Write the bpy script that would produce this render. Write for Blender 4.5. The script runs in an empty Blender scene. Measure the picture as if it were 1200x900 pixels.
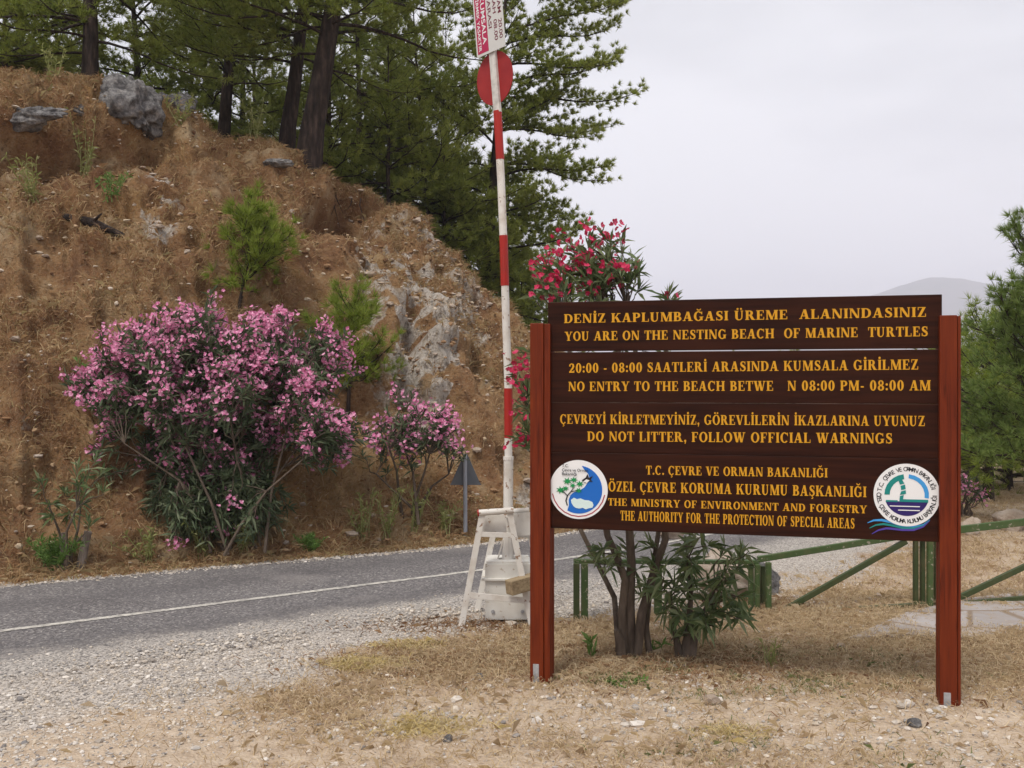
import bpy, math, random
import numpy as np
from mathutils import Vector

# ------------------------------------------------------------------ camera, world, sun, exposure
sc = bpy.context.scene
COL = sc.collection
F = 1167.0          # focal length in photo pixels (1200 wide)
EYE = 2.0
cam_d = bpy.data.cameras.new('camera'); cam = bpy.data.objects.new('camera', cam_d); COL.objects.link(cam)
cam.location = (0, 0, EYE); cam.rotation_euler = (math.radians(90), 0, 0)
cam_d.sensor_width = 36; cam_d.lens = 36 * F / 1200; cam_d.clip_end = 20000; cam_d.clip_start = .05
sc.camera = cam

SUN_EL, SUN_AZ = math.radians(58), math.radians(-150)
w = bpy.data.worlds.new('World'); sc.world = w; w.use_nodes = True
nt = w.node_tree; nt.nodes.clear()
n_out = nt.nodes.new('ShaderNodeOutputWorld'); n_bg = nt.nodes.new('ShaderNodeBackground')
n_sky = nt.nodes.new('ShaderNodeTexSky'); n_sky.sky_type = 'NISHITA'; n_sky.sun_disc = False
n_sky.sun_elevation = SUN_EL; n_sky.sun_rotation = SUN_AZ; n_sky.dust_density = 4
n_tc = nt.nodes.new('ShaderNodeTexCoord'); n_mp = nt.nodes.new('ShaderNodeMapping')
n_mp.inputs['Scale'].default_value = (1.0, 1.0, 3.2); n_mp.inputs['Rotation'].default_value = (.12, .2, .5)
n_ns = nt.nodes.new('ShaderNodeTexNoise'); n_ns.inputs['Scale'].default_value = 1.7; n_ns.inputs['Detail'].default_value = 5
n_rp = nt.nodes.new('ShaderNodeValToRGB')
n_rp.color_ramp.elements[0].position = .36; n_rp.color_ramp.elements[0].color = (3.95, 3.97, 4.15, 1)
n_rp.color_ramp.elements[1].position = .64; n_rp.color_ramp.elements[1].color = (6.0, 5.97, 6.12, 1)
n_mx = nt.nodes.new('ShaderNodeMixRGB'); n_mx.inputs['Fac'].default_value = .93
nt.links.new(n_tc.outputs['Generated'], n_mp.inputs['Vector']); nt.links.new(n_mp.outputs[0], n_ns.inputs['Vector'])
nt.links.new(n_ns.outputs['Fac'], n_rp.inputs[0]); nt.links.new(n_sky.outputs[0], n_mx.inputs[1])
nt.links.new(n_rp.outputs[0], n_mx.inputs[2]); nt.links.new(n_mx.outputs[0], n_bg.inputs[0])
n_bg.inputs[1].default_value = .1
nt.links.new(n_bg.outputs[0], n_out.inputs[0])

sun_d = bpy.data.lights.new('sun', 'SUN'); sun = bpy.data.objects.new('sun', sun_d); COL.objects.link(sun)
sun_d.energy = 1.5; sun_d.angle = math.radians(16); sun_d.color = (1, .95, .87)
sv = Vector((math.sin(SUN_AZ) * math.cos(SUN_EL), math.cos(SUN_AZ) * math.cos(SUN_EL), math.sin(SUN_EL)))
sun.rotation_euler = sv.to_track_quat('Z', 'Y').to_euler(); sun.location = sv * 50

sc.cycles.volume_bounces = 2
sc.view_settings.view_transform = 'Standard'; sc.view_settings.look = 'None'
sc.view_settings.exposure = .86; sc.view_settings.gamma = 1

# ------------------------------------------------------------------ helpers
rng = np.random.default_rng(7)
def P(px, py, d): return np.array([(px - 600) / F * d, d, EYE - (py - 450) / F * d])
def G(px, py): return P(px, py, EYE * F / (py - 450))
def px_of(V): V = np.asarray(V, float); return 600 + V[..., 0] / V[..., 1] * F, 450 - (V[..., 2] - EYE) / V[..., 1] * F
def nrm(v): v = np.asarray(v, float); return v / (np.linalg.norm(v, axis=-1, keepdims=True) + 1e-9)

def _h(i, j, k, s):
    n = (i * 374761393 + j * 668265263 + k * 2147483647 + s * 1274126177) & 0xffffffff
    n = ((n ^ (n >> 13)) * 1274126177) & 0xffffffff
    return ((n ^ (n >> 16)) & 0xffff) / 65535.0
def vnoise(p, s=0):
    p = np.asarray(p, float); i = np.floor(p).astype(np.int64); f = p - i; f = f * f * (3 - 2 * f); r = 0
    for dx in (0, 1):
        for dy in (0, 1):
            for dz in (0, 1):
                wgt = (f[..., 0] if dx else 1 - f[..., 0]) * (f[..., 1] if dy else 1 - f[..., 1]) * (f[..., 2] if dz else 1 - f[..., 2])
                r = r + wgt * _h(i[..., 0] + dx, i[..., 1] + dy, i[..., 2] + dz, s)
    return r
def fbm(p, o=4, s=0):
    p = np.asarray(p, float); r = 0; a = .5; t = 0
    for k in range(o): r = r + a * vnoise(p * 2 ** k + 17.3 * k, s + k); t += a; a *= .5
    return r / t
def sm(a, b, x): t = np.clip((np.asarray(x, float) - a) / (b - a), 0, 1); return t * t * (3 - 2 * t)

class MB:
    def __init__(s): s.v = []; s.f = []; s.n = 0; s.mi = []
    def add(s, V, Fc, mi=0):
        V = np.asarray(V, float).reshape(-1, 3); Fc = np.asarray(Fc, np.int64)
        s.v.append(V); s.f.append(Fc + s.n); s.mi.append(np.full(len(Fc), mi)); s.n += len(V); return s
    def polys(s, A, mi=0):           # A: (n,k,3)
        A = np.asarray(A, float); n, k, _ = A.shape
        return s.add(A.reshape(-1, 3), np.arange(n * k).reshape(n, k), mi)
    def box(s, c, size, ax=None, mi=0):
        c = np.asarray(c, float); ax = np.eye(3) if ax is None else np.asarray(ax, float); h = np.asarray(size, float) / 2
        V = [c + ax[0] * h[0] * x + ax[1] * h[1] * y + ax[2] * h[2] * z for x in (-1, 1) for y in (-1, 1) for z in (-1, 1)]
        return s.add(V, [(0, 1, 3, 2), (4, 6, 7, 5), (0, 4, 5, 1), (2, 3, 7, 6), (0, 2, 6, 4), (1, 5, 7, 3)], mi)
    def beam(s, a, b, wd, th, up=(0, 0, 1), mi=0):
        a = np.asarray(a, float); b = np.asarray(b, float); d = nrm(b - a); y = np.cross(up, d); y = nrm(y); z = np.cross(d, y)
        return s.box((a + b) / 2, (np.linalg.norm(b - a), wd, th), (d, y, z), mi)
    def tube(s, pts, rad, n=8, cap=True, mi=0):
        pts = np.asarray(pts, float); m = len(pts); rad = np.broadcast_to(np.asarray(rad, float), (m,))
        t = nrm(np.gradient(pts, axis=0)); ref = np.array([0, 0, 1.]) if abs(t[0][2]) < .9 else np.array([1., 0, 0])
        a = np.linspace(0, 2 * math.pi, n, endpoint=False); V = []
        u = nrm(np.cross(t[0], ref))
        for i in range(m):
            u = nrm(u - t[i] * np.dot(u, t[i])); q = np.cross(t[i], u)
            V.append(pts[i] + rad[i] * (np.cos(a)[:, None] * u + np.sin(a)[:, None] * q))
        V = np.concatenate(V); k = np.arange(n); k2 = (k + 1) % n
        Fc = np.concatenate([np.stack([i * n + k, i * n + k2, (i + 1) * n + k2, (i + 1) * n + k], 1) for i in range(m - 1)])
        s.add(V, Fc, mi)
        if cap:
            for i in (0, m - 1):
                Q = V[i * n:(i + 1) * n]; s.polys((Q[::-1] if i == 0 else Q)[None], mi)
        return s
    def prism(s, poly, O, ex, ey, en, th, mi=0, lift=0):   # 2D polygon extruded along en
        poly = np.asarray(poly, float); O = np.asarray(O, float)
        ar = np.sum(poly[:, 0] * np.roll(poly[:, 1], -1) - poly[:, 1] * np.roll(poly[:, 0], -1))
        if ar < 0: poly = poly[::-1]
        B = O + poly[:, :1] * ex + poly[:, 1:2] * ey + np.asarray(en) * lift; T = B + np.asarray(en) * th; n = len(poly)
        if np.dot(np.cross(ex, ey), en) < 0: B, T = B[::-1], T[::-1]
        s.polys(T[None], mi); s.polys(B[::-1][None], mi); i = np.arange(n); j = (i + 1) % n
        s.add(np.concatenate([B, T]), np.stack([i, j, j + n, i + n], 1), mi); return s

def root_of(o):
    while o.parent: o = o.parent
    return o
def build(name, mb, mat, parent=None, loc=None, smooth=False, attrs=None, bevel=0, kind=None):
    V = np.concatenate(mb.v); me = bpy.data.meshes.new(name)
    off = np.asarray(loc if loc is not None else (np.array(root_of(parent).location) if parent else (0, 0, 0)), float)
    me.vertices.add(len(V)); me.vertices.foreach_set('co', (V - off).astype(np.float32).ravel())
    lt = np.concatenate([np.full(len(f), f.shape[1]) for f in mb.f]); lv = np.concatenate([f.ravel() for f in mb.f])
    me.loops.add(len(lv)); me.loops.foreach_set('vertex_index', lv.astype(np.int32))
    me.polygons.add(len(lt)); me.polygons.foreach_set('loop_start', (np.cumsum(lt) - lt).astype(np.int32))
    me.polygons.foreach_set('material_index', np.concatenate(mb.mi).astype(np.int32))
    for m in (mat if isinstance(mat, (list, tuple)) else [mat]): me.materials.append(m)
    me.update(calc_edges=True); me.validate()
    me.polygons.foreach_set('use_smooth', np.full(len(me.polygons), smooth))
    for k, a in (attrs or {}).items():
        at = me.attributes.new(k, 'FLOAT', 'POINT'); at.data.foreach_set('value', np.asarray(a, np.float32).ravel())
    o = bpy.data.objects.new(name, me); COL.objects.link(o)
    if parent: o.parent = parent
    elif loc is not None: o.location = loc
    if bevel:
        b = o.modifiers.new('bevel', 'BEVEL'); b.width = bevel; b.segments = 2; b.limit_method = 'ANGLE'
    if kind: o['kind'] = kind
    return o
def tag(o, label=None, cat=None, group=None, kind=None):
    if label: o['label'] = label
    if cat: o['category'] = cat
    if group: o['group'] = group
    if kind: o['kind'] = kind
    return o
def thing(name, label, cat, loc, group=None):
    o = bpy.data.objects.new(name, None); COL.objects.link(o); o.location = loc; o.empty_display_size = .2
    return tag(o, label, cat, group)

# ------------------------------------------------------------------ materials
class N:
    def __init__(s, name):
        s.m = bpy.data.materials.new(name); s.m.use_nodes = True; s.t = s.m.node_tree; s.t.nodes.clear()
        s.out = s.t.nodes.new('ShaderNodeOutputMaterial'); s.b = s.t.nodes.new('ShaderNodeBsdfPrincipled'); s.l(s.b.outputs[0], s.out.inputs[0])
    def n(s, ty, **k):
        nd = s.t.nodes.new('ShaderNode' + ty)
        for a, v in k.items(): setattr(nd, a, v)
        return nd
    def l(s, a, b): s.t.links.new(a, b)
    def co(s, scale=(1, 1, 1), rot=(0, 0, 0), obj=True):
        tc = s.n('TexCoord'); mp = s.n('Mapping'); mp.inputs['Scale'].default_value = scale; mp.inputs['Rotation'].default_value = rot
        s.l(tc.outputs['Object' if obj else 'Generated'], mp.inputs[0]); return mp.outputs[0]
    def noise(s, scale, detail=4, vec=None, dist=0, rough=.55):
        x = s.n('TexNoise'); x.inputs['Scale'].default_value = scale; x.inputs['Detail'].default_value = detail; x.inputs['Distortion'].default_value = dist
        x.inputs['Roughness'].default_value = rough; s.l(vec or s.co(), x.inputs['Vector']); return x.outputs['Fac']
    def vor(s, scale, feature='F1', out='Color', vec=None):
        x = s.n('TexVoronoi', feature=feature); x.inputs['Scale'].default_value = scale; s.l(vec or s.co(), x.inputs['Vector']); return x.outputs[out]
    def ramp(s, fac, stops):
        r = s.n('ValToRGB'); e = r.color_ramp.elements
        while len(e) < len(stops): e.new(.5)
        for k, (p, c) in enumerate(stops): e[k].position = p; e[k].color = (*c, 1) if len(c) == 3 else c
        s.l(fac, r.inputs[0]); return r.outputs[0]
    def mix(s, fac, a, b, mode='MIX'):
        x = s.n('MixRGB', blend_type=mode)
        for v, i in ((fac, 0), (a, 1), (b, 2)):
            if isinstance(v, (int, float)): x.inputs[i].default_value = v
            elif isinstance(v, tuple): x.inputs[i].default_value = (*v, 1)
            else: s.l(v, x.inputs[i])
        return x.outputs[0]
    def math(s, op, a, b=0.0):
        x = s.n('Math', operation=op)
        for v, i in ((a, 0), (b, 1)):
            if isinstance(v, (int, float)): x.inputs[i].default_value = v
            else: s.l(v, x.inputs[i])
        return x.outputs[0]
    def attr(s, name): x = s.n('Attribute'); x.attribute_name = name; return x.outputs['Fac']
    def island(s): return s.n('NewGeometry').outputs['Random Per Island']
    def fin(s, col, rough=.8, bump=None, bs=.3, bd=.02, spec=.3, transl=0, metal=0):
        if isinstance(col, tuple): s.b.inputs['Base Color'].default_value = (*col, 1)
        else: s.l(col, s.b.inputs['Base Color'])
        if isinstance(rough, (int, float)): s.b.inputs['Roughness'].default_value = rough
        else: s.l(rough, s.b.inputs['Roughness'])
        s.b.inputs['Specular IOR Level'].default_value = spec; s.b.inputs['Metallic'].default_value = metal
        if bump is not None:
            b = s.n('Bump'); b.inputs['Strength'].default_value = bs; b.inputs['Distance'].default_value = bd; s.l(bump, b.inputs['Height']); s.l(b.outputs[0], s.b.inputs['Normal'])
        if transl:
            t = s.n('BsdfTranslucent'); mx = s.n('MixShader'); mx.inputs[0].default_value = transl
            if isinstance(col, tuple): t.inputs[0].default_value = (*col, 1)
            else: s.l(col, t.inputs[0])
            s.l(s.b.outputs[0], mx.inputs[1]); s.l(t.outputs[0], mx.inputs[2]); s.l(mx.outputs[0], s.out.inputs[0])
        return s.m

def leaf_mat(name, cols, transl=.3, rough=.55, spec=.25, clump=0, clump_cols=None):
    m = N(name); st = [(i / (len(cols) - 1), c) for i, c in enumerate(cols)]
    c = m.ramp(m.island(), st)
    if clump: c = m.mix(m.ramp(m.noise(clump, 2), [(.4, (0, 0, 0)), (.65, (1, 1, 1))]), c, m.ramp(m.island(), [(i / (len(clump_cols) - 1), q) for i, q in enumerate(clump_cols)]))
    return m.fin(c, rough, transl=transl, spec=spec)
def paint(name, col, dirt=(.3, .25, .18), amt=.5, rough=.5, scale=9, chips=None):
    m = N(name); c = m.mix(m.math('MULTIPLY', m.ramp(m.noise(scale, 6), [(.48, (0, 0, 0)), (.75, (1, 1, 1))]), amt), col, dirt)
    if chips: c = m.mix(m.ramp(m.noise(scale * 3, 5, dist=.5), [(.62, (0, 0, 0)), (.66, (1, 1, 1))]), c, chips)
    return m.fin(c, rough, bump=m.noise(60, 3), bs=.15, bd=.003)

PINE = leaf_mat('pine_needles', [(.17, .22, .034), (.25, .3, .055), (.34, .37, .09), (.19, .24, .04)], .5, clump=.9, clump_cols=[(.26, .3, .062), (.36, .39, .1)])
PINE_D = leaf_mat('pine_needles_dark', [(.14, .19, .03), (.21, .26, .048), (.28, .32, .07)], .5, clump=.8, clump_cols=[(.22, .255, .055), (.3, .33, .085)])
PINE_Y = leaf_mat('pine_needles_young', [(.18, .25, .03), (.25, .32, .048), (.33, .38, .085)], .5)
PINE_R = leaf_mat('pine_needles_near', [(.13, .2, .045), (.2, .28, .07), (.28, .35, .11)], .5)
OLE = leaf_mat('oleander_leaves', [(.07, .11, .035), (.11, .16, .06), (.16, .205, .085), (.24, .28, .14)], .25, .4, .4)
OLE_D = leaf_mat('oleander_leaves_shrub', [(.05, .075, .035), (.075, .105, .05), (.11, .14, .07), (.16, .185, .105)], .2, .5, .3)
PINKM = leaf_mat('pink_petals', [(.64, .15, .33), (.76, .27, .46), (.87, .5, .65), (.7, .19, .39)], .25, .6)
REDM = leaf_mat('crimson_petals', [(.46, .012, .06), (.56, .025, .09), (.64, .07, .16)], .25, .6)
STRAW = leaf_mat('straw', [(.47, .35, .2), (.6, .475, .3), (.4, .275, .155), (.68, .56, .39)], .2, .8, .1)
STRAW_B = leaf_mat('brown_straw', [(.22, .12, .065), (.29, .16, .085), (.4, .27, .15), (.2, .11, .06)], .15, .8, .1)
THATCH = leaf_mat('bank_thatch', [(.25, .135, .066), (.38, .245, .122), (.54, .41, .24), (.3, .165, .082), (.43, .31, .165), (.35, .3, .14)], .15, .8, .1)
WEED = leaf_mat('weed_leaves', [(.22, .25, .07), (.3, .32, .11), (.36, .36, .16)], .3, .7)
SPROUT = leaf_mat('sprout_leaves', [(.09, .17, .03), (.13, .23, .05), (.18, .28, .08)], .3, .6)

m = N('bark'); v = m.co((1, 1, .22)); BARK = m.fin(m.ramp(m.noise(14, 6, v), [(.3, (.009, .006, .005)), (.5, (.03, .02, .016)), (.72, (.075, .05, .04))]), .9, m.noise(18, 5, v), .9, .05)
m = N('oleander_bark'); v = m.co((1, 1, .3)); OBARK = m.fin(m.ramp(m.noise(22, 5, v), [(.3, (.06, .042, .03)), (.7, (.16, .122, .09))]), .85, m.noise(40, 4, v), .6, .01)
m = N('dead_wood'); v = m.co((1, 1, .3)); DEAD = m.fin(m.ramp(m.noise(25, 5, v), [(.3, (.12, .09, .07)), (.7, (.3, .25, .21))]), .9, m.noise(40, 4, v), .6, .01)
m = N('grey_rock'); c = m.ramp(m.noise(5.5, 9, rough=.78), [(.34, (.035, .032, .032)), (.46, (.11, .105, .105)), (.56, (.24, .23, .225)), (.64, (.36, .34, .32)), (.72, (.22, .14, .09))])
ROCK = m.fin(c, .9, m.noise(14, 8, rough=.7), .9, .06)
m = N('pale_rock'); c = m.ramp(m.noise(2.5, 8, rough=.65), [(.3, (.24, .17, .12)), (.5, (.42, .34, .27)), (.7, (.55, .48, .42))])
ROCK_P = m.fin(c, .9, m.noise(14, 8, rough=.7), .8, .04)
m = N('stones'); STONE = m.fin(m.ramp(m.island(), [(0, (.4, .37, .34)), (.2, (.54, .48, .41)), (.4, (.44, .38, .31)), (.58, (.68, .63, .57)), (.75, (.2, .185, .18)), (.9, (.58, .49, .38)), (1, (.75, .71, .66))]), .85, m.noise(90, 3), .3, .004)

# ------------------------------------------------------------------ road layout (world metres), ground shape
CEN = np.array([(-40, -18.5), (-16, -.6), (-9, 4.6), (-4.12, 8.0), (-1.67, 9.7), (-.54, 10.48), (.55, 11.3), (1.8, 12.35), (2.9, 13.5), (3.9, 14.95), (4.7, 16.7), (5.2, 18.7), (5.35, 21.5), (5.0, 26), (3.5, 33), (0, 44)], float)
def smooth_line(A, k=8):
    out = []
    for i in range(len(A) - 1):
        p0, p1, p2, p3 = A[max(i - 1, 0)], A[i], A[i + 1], A[min(i + 2, len(A) - 1)]
        for t in np.linspace(0, 1, k, endpoint=False):
            out.append(.5 * (2 * p1 + (p2 - p0) * t + (2 * p0 - 5 * p1 + 4 * p2 - p3) * t * t + (3 * p1 - p0 - 3 * p2 + p3) * t ** 3))
    return np.array(out + [A[-1]])
CS = smooth_line(CEN); CT = nrm(np.gradient(CS, axis=0)); CNL = np.stack([-CT[:, 1], CT[:, 0]], 1)   # left normal = hill side
HL = np.interp(CS[:, 0], [-6, -4, -1, 1, 3], [2.0, 1.98, 1.62, 1.38, 1.45]); HR = np.full(len(CS), 1.6)
def road_off(x, y):      # signed offset: + on the near (right) side
    x = np.asarray(x, float); y = np.asarray(y, float); sh = x.shape; X = np.stack([x.ravel(), y.ravel()], 1)
    out = np.zeros(len(X))
    for a in range(0, len(X), 20000):
        d = X[a:a + 20000, None, :] - CS[None]; d2 = (d ** 2).sum(-1); j = d2.argmin(1); dd = d[np.arange(len(j)), j]
        out[a:a + 20000] = np.sqrt(d2[np.arange(len(j)), j]) * -np.sign((dd * CNL[j]).sum(1))
    return out.reshape(sh)
def gauss(x, y, cx, cy, rx, ry): return np.exp(-((x - cx) / rx) ** 2 - ((y - cy) / ry) ** 2)
def gz(x, y):
    x = np.asarray(x, float); y = np.asarray(y, float); r = road_off(x, y); p = np.stack([x, y, 0 * x], -1)
    msk = sm(1.2, 2.2, r) * sm(70, 20, np.hypot(x, y))
    z = msk * ((fbm(p * 1.3, 3, 3) - .5) * .07 + (fbm(p * 7, 2, 5) - .5) * .025)
    z += .045 * gauss(x, y, 2.7, 6.1, 1.0, .45) + .02 * gauss(x, y, .2, 6.6, .5, .3)
    return z
def grass_mask(x, y):
    x = np.asarray(x, float); y = np.asarray(y, float); r = road_off(x, y)
    p = np.stack([x, y, 0 * x], -1); n = fbm(p * 1.6, 4, 11)
    m_ = 1.0 * gauss(x, y, -.45, 7.45, 1.0, .62) + 1.1 * gauss(x, y, 1.1, 7.6, 1.5, .8) + 1.1 * gauss(x, y, 3.2, 7.9, 2.3, 1.3) + .9 * gauss(x, y, 5.5, 7.5, 2, 1.5)
    m_ += .75 * sm(9.0, 10.2, y) * sm(1.5, 2.2, r) * sm(1.2, 2.4, x)
    m_ += .55 * gauss(x, y, -1.2, 6.2, .8, .5) + .5 * gauss(x, y, .2, 5.5, 1.0, .35) + .4 * gauss(x, y, 2.2, 5.1, 1.2, .35) + .3 * gauss(x, y, -.6, 5.0, 1.0, .3)
    m_ = m_ * (.35 + 1.25 * sm(.3, .65, n)) * sm(1.7, 2.5, r)
    return np.clip(m_, 0, 1.2)

def axis(lo, hi, step, far, ratio=1.35):
    a = list(np.arange(lo, hi + 1e-6, step)); s = step
    while a[-1] < far: s *= ratio; a.append(a[-1] + s)
    s = step
    while a[0] > -far: s *= ratio; a.insert(0, a[0] - s)
    return np.array(a)
gx, gy = axis(-6, 8.5, .05, 4000), axis(3.5, 13.5, .05, 4000)
GX, GY = np.meshgrid(gx, gy); nx, ny = len(gx), len(gy)
GZ = gz(GX, GY); gra = grass_mask(GX, GY); ro = road_off(GX, GY)
ii = (np.arange(ny - 1)[:, None] * nx + np.arange(nx - 1)[None]).ravel()
mb = MB(); mb.add(np.stack([GX, GY, GZ], -1).reshape(-1, 3), np.stack([ii, ii + 1, ii + nx + 1, ii + nx], 1))
m = N('ground_soil'); g = m.attr('grass'); gv = m.attr('gravel')
sand = m.ramp(m.noise(9, 6), [(.3, (.36, .26, .175)), (.5, (.48, .365, .255)), (.7, (.57, .46, .345))])
spk = m.ramp(m.math('MULTIPLY', m.vor(70), 1.0), [(0, (.26, .24, .22)), (.35, (.5, .44, .37)), (.7, (.6, .54, .47)), (1, (.78, .73, .67))])
grv = m.mix(m.ramp(m.noise(3, 3), [(.3, (.35, .35, .35)), (.7, (.85, .85, .85))]), sand, spk)
soil = m.ramp(m.noise(7, 7, rough=.65), [(.3, (.23, .15, .098)), (.5, (.37, .265, .18)), (.68, (.49, .38, .27))])
gcol = m.ramp(m.vor(75), [(.2, (.1, .092, .088)), (.5, (.4, .365, .33)), (.85, (.62, .57, .52))]); c = m.mix(m.ramp(m.math('ADD', gv, m.math('MULTIPLY', m.math('SUBTRACT', m.noise(5, 5), .5), .9)), [(.25, (0, 0, 0)), (.75, (.9, .9, .9))]), sand, gcol); c = m.mix(.2, c, spk); c = m.mix(m.ramp(m.math('ADD', g, m.math('MULTIPLY', m.noise(20, 5), .5)), [(.45, (0, 0, 0)), (.95, (1, 1, 1))]), c, soil)
bmp = m.math('ADD', m.math('MULTIPLY', m.vor(55, out='Distance'), .6), m.noise(30, 6))
GROUND = m.fin(c, .95, bmp, .7, .02, .1)
build('ground', mb, GROUND, smooth=True, attrs={'grass': gra, 'gravel': sm(3.1, 1.9, ro + 1.0 * (fbm(np.stack([GX, GY, 0 * GX], -1) * .9, 3, 9) - .5))}, kind='structure')

# road ribbon
mb = MB(); nc = 17; V = []; U = []
for i in range(len(CS)):
    for k in range(nc):
        u = k / (nc - 1); o = HL[i] * (1 - u) - HR[i] * u
        jag = (vnoise([CS[i][0] * 2.3, CS[i][1] * 2.3, k > 8]) - .5) * (.14 if k == 0 else .4) if k in (0, nc - 1) else 0
        V.append((*(CS[i] + CNL[i] * (o + jag)), .012 if 0 < k < nc - 2 else (.004 if k == 0 else (.006 if k == nc - 2 else -.02)))); U.append(-o)
ii = (np.arange(len(CS) - 1)[:, None] * nc + np.arange(nc - 1)[None]).ravel()
mb.add(V, np.stack([ii, ii + 1, ii + nc + 1, ii + nc], 1)[:, ::-1])
m = N('worn_asphalt'); u = m.attr('across')
base = m.ramp(m.noise(1.2, 5), [(.3, (.14, .13, .13)), (.7, (.21, .197, .193))])
agg = m.ramp(m.vor(62), [(.2, (.05, .046, .048)), (.5, (.15, .138, .138)), (.75, (.27, .25, .24)), (.93, (.6, .56, .52))])
c = m.mix(.5, base, agg)
edge = m.ramp(m.math('ADD', u, m.math('MULTIPLY', m.math('SUBTRACT', m.noise(2.2, 6), .5), 1.5)), [(.55, (0, 0, 0)), (1.15, (.8, .8, .8))])
e2 = m.ramp(m.math('ADD', u, m.math('MULTIPLY', m.math('SUBTRACT', m.noise(14, 4), .5), .6)), [(1.15 / 2, (0, 0, 0)), (1.0, (1, 1, 1))])
dust = m.ramp(m.vor(75), [(.2, (.16, .15, .14)), (.5, (.4, .36, .32)), (.85, (.6, .55, .49))])
trk = m.math('ABSOLUTE', m.math('SUBTRACT', m.math('ABSOLUTE', m.math('ADD', u, .1)), .85)); c = m.mix(m.ramp(m.math('ADD', trk, m.math('MULTIPLY', m.math('SUBTRACT', m.noise(1.5, 4), .5), .5)), [(.05, (.4, .4, .4)), (.4, (0, 0, 0))]), c, (.11, .102, .104)); c = m.mix(m.ramp(m.noise(7, 7, dist=1.2, rough=.75), [(.485, (0, 0, 0)), (.5, (.35, .35, .35)), (.515, (0, 0, 0))]), c, (.06, .055, .055)); c = m.mix(m.mix(1.0, edge, e2, 'MULTIPLY'), c, dust)
c = m.mix(m.ramp(m.noise(.55, 3), [(.56, (0, 0, 0)), (.64, (.3, .3, .3))]), c, (.33, .3, .28))
ASPH = m.fin(c, .9, m.vor(85, out='Distance'), .5, .008, .2)
build('road', mb, ASPH, smooth=True, attrs={'across': U}, kind='structure')
mb = MB(); V = []
for i in range(len(CS)):
    for k in (-1, 1): V.append((*(CS[i] + CNL[i] * k * .04), .0165))
ii = np.arange(len(CS) - 1) * 2; mb.add(V, np.stack([ii, ii + 1, ii + 3, ii + 2], 1))
m = N('worn_line_paint'); c = m.mix(m.ramp(m.noise(18, 8, rough=.75), [(.42, (0, 0, 0)), (.6, (.9, .9, .9))]), (.62, .585, .52), (.24, .225, .21))
build('road_centre_line', mb, m.fin(c, .8, m.vor(85, out='Distance'), .3, .005), kind='structure')

# stone slab path through the gate
O_ = [G(995, 752), G(1062, 722), G(1130, 706), G(1215, 694), G(1300, 688), G(1420, 700), G(1420, 745), G(1240, 738), G(1130, 752), G(1070, 748)]
mb = MB(); mb.prism([(p[0], p[1]) for p in O_], (0, 0, 0), np.array([1., 0, 0]), np.array([0, 1., 0]), np.array([0, 0, 1.]), .035)
m = N('slab_paving'); ed = m.vor(1.5, 'DISTANCE_TO_EDGE', 'Distance', m.co((1, 1, .01))); wob = m.math('ADD', ed, m.math('MULTIPLY', m.noise(25, 3), .03))
cell = m.ramp(m.vor(1.5, vec=m.co((1, 1, .01))), [(.1, (.3, .275, .265)), (.5, (.39, .36, .35)), (.9, (.45, .4, .37))])
c = m.mix(m.ramp(m.noise(6, 7, rough=.7), [(.42, (0, 0, 0)), (.7, (.75, .75, .75))]), cell, (.32, .25, .19)); c = m.mix(m.ramp(wob, [(.03, (1, 1, 1)), (.055, (0, 0, 0))]), c, (.24, .18, .13))
build('stone_path', mb, m.fin(c, .85, wob, .5, .03), kind='structure', bevel=.01)

# far mountain, built of terrain
MD = 3000.; xs = np.linspace(-2600, 3600, 160); ys = np.linspace(2500, 3900, 40); MX, MY = np.meshgrid(xs, ys)
crx = np.array([0, 560, 700, 800, 900, 960, 1000, 1040, 1065, 1090, 1115, 1140, 1180, 1230, 1320, 1500, 1900]); cry = np.array([452, 448, 430, 405, 378, 362, 352, 340, 331, 324, 323, 326, 332, 338, 345, 380, 448])
ridge = np.interp(MX, (crx - 600) / F * MD, (450 - cry) / F * MD + EYE)
prof = np.exp(-((MY - MD) / 330) ** 2)
MZ = ridge * prof + (fbm(np.stack([MX / 240, MY / 240, 0 * MX], -1), 5, 2) - .5) * 40 * prof - 3
ii = (np.arange(39)[:, None] * 160 + np.arange(159)[None]).ravel(); mb = MB(); mb.add(np.stack([MX, MY, MZ], -1).reshape(-1, 3), np.stack([ii, ii + 1, ii + 161, ii + 160], 1))
m = N('mountain_scrub'); build('mountain', mb, m.fin(m.ramp(m.noise(.012, 6), [(.35, (.04, .06, .045)), (.6, (.1, .1, .085))]), .95), smooth=True, kind='structure')

# ------------------------------------------------------------------ hillside: cut bank along the road
FE = CS + CNL * (HL + .18)[:, None]
def fe_at(px):   # foot of the bank where the far road edge meets pixel column px
    q = px_of(np.stack([FE[:, 0], np.maximum(FE[:, 1], .5), 0 * FE[:, 0]], 1))[0]; ok = np.where((FE[:, 1] > 5) & (FE[:, 1] < 14.2))[0]
    return np.array([np.interp(px, q[ok], FE[ok, 0]), np.interp(px, q[ok], FE[ok, 1])])
cols = []   # (foot xy, crest xyz)
cols.append(((-42, -16), (-52, -2, 8.5))); cols.append(((-25, -5.5), (-33, 6, 8.0))); cols.append(((-14, 2.8), (-19.5, 11.8, 7.6)))
cols.append(((-9.2, 6.8), tuple(P(-160, 72, 15.2))))
for fp, cp in ((0, (0, 92, 16.5)), (130, (75, 97, 17)), (250, (135, 108, 17.5)), (380, (205, 137, 18)), (500, (290, 168, 19)), (600, (350, 190, 19.5)), (690, (412, 218, 20)), (735, (450, 240, 20.4))):
    cols.append((tuple(fe_at(fp)), tuple(P(*cp))))
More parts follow.
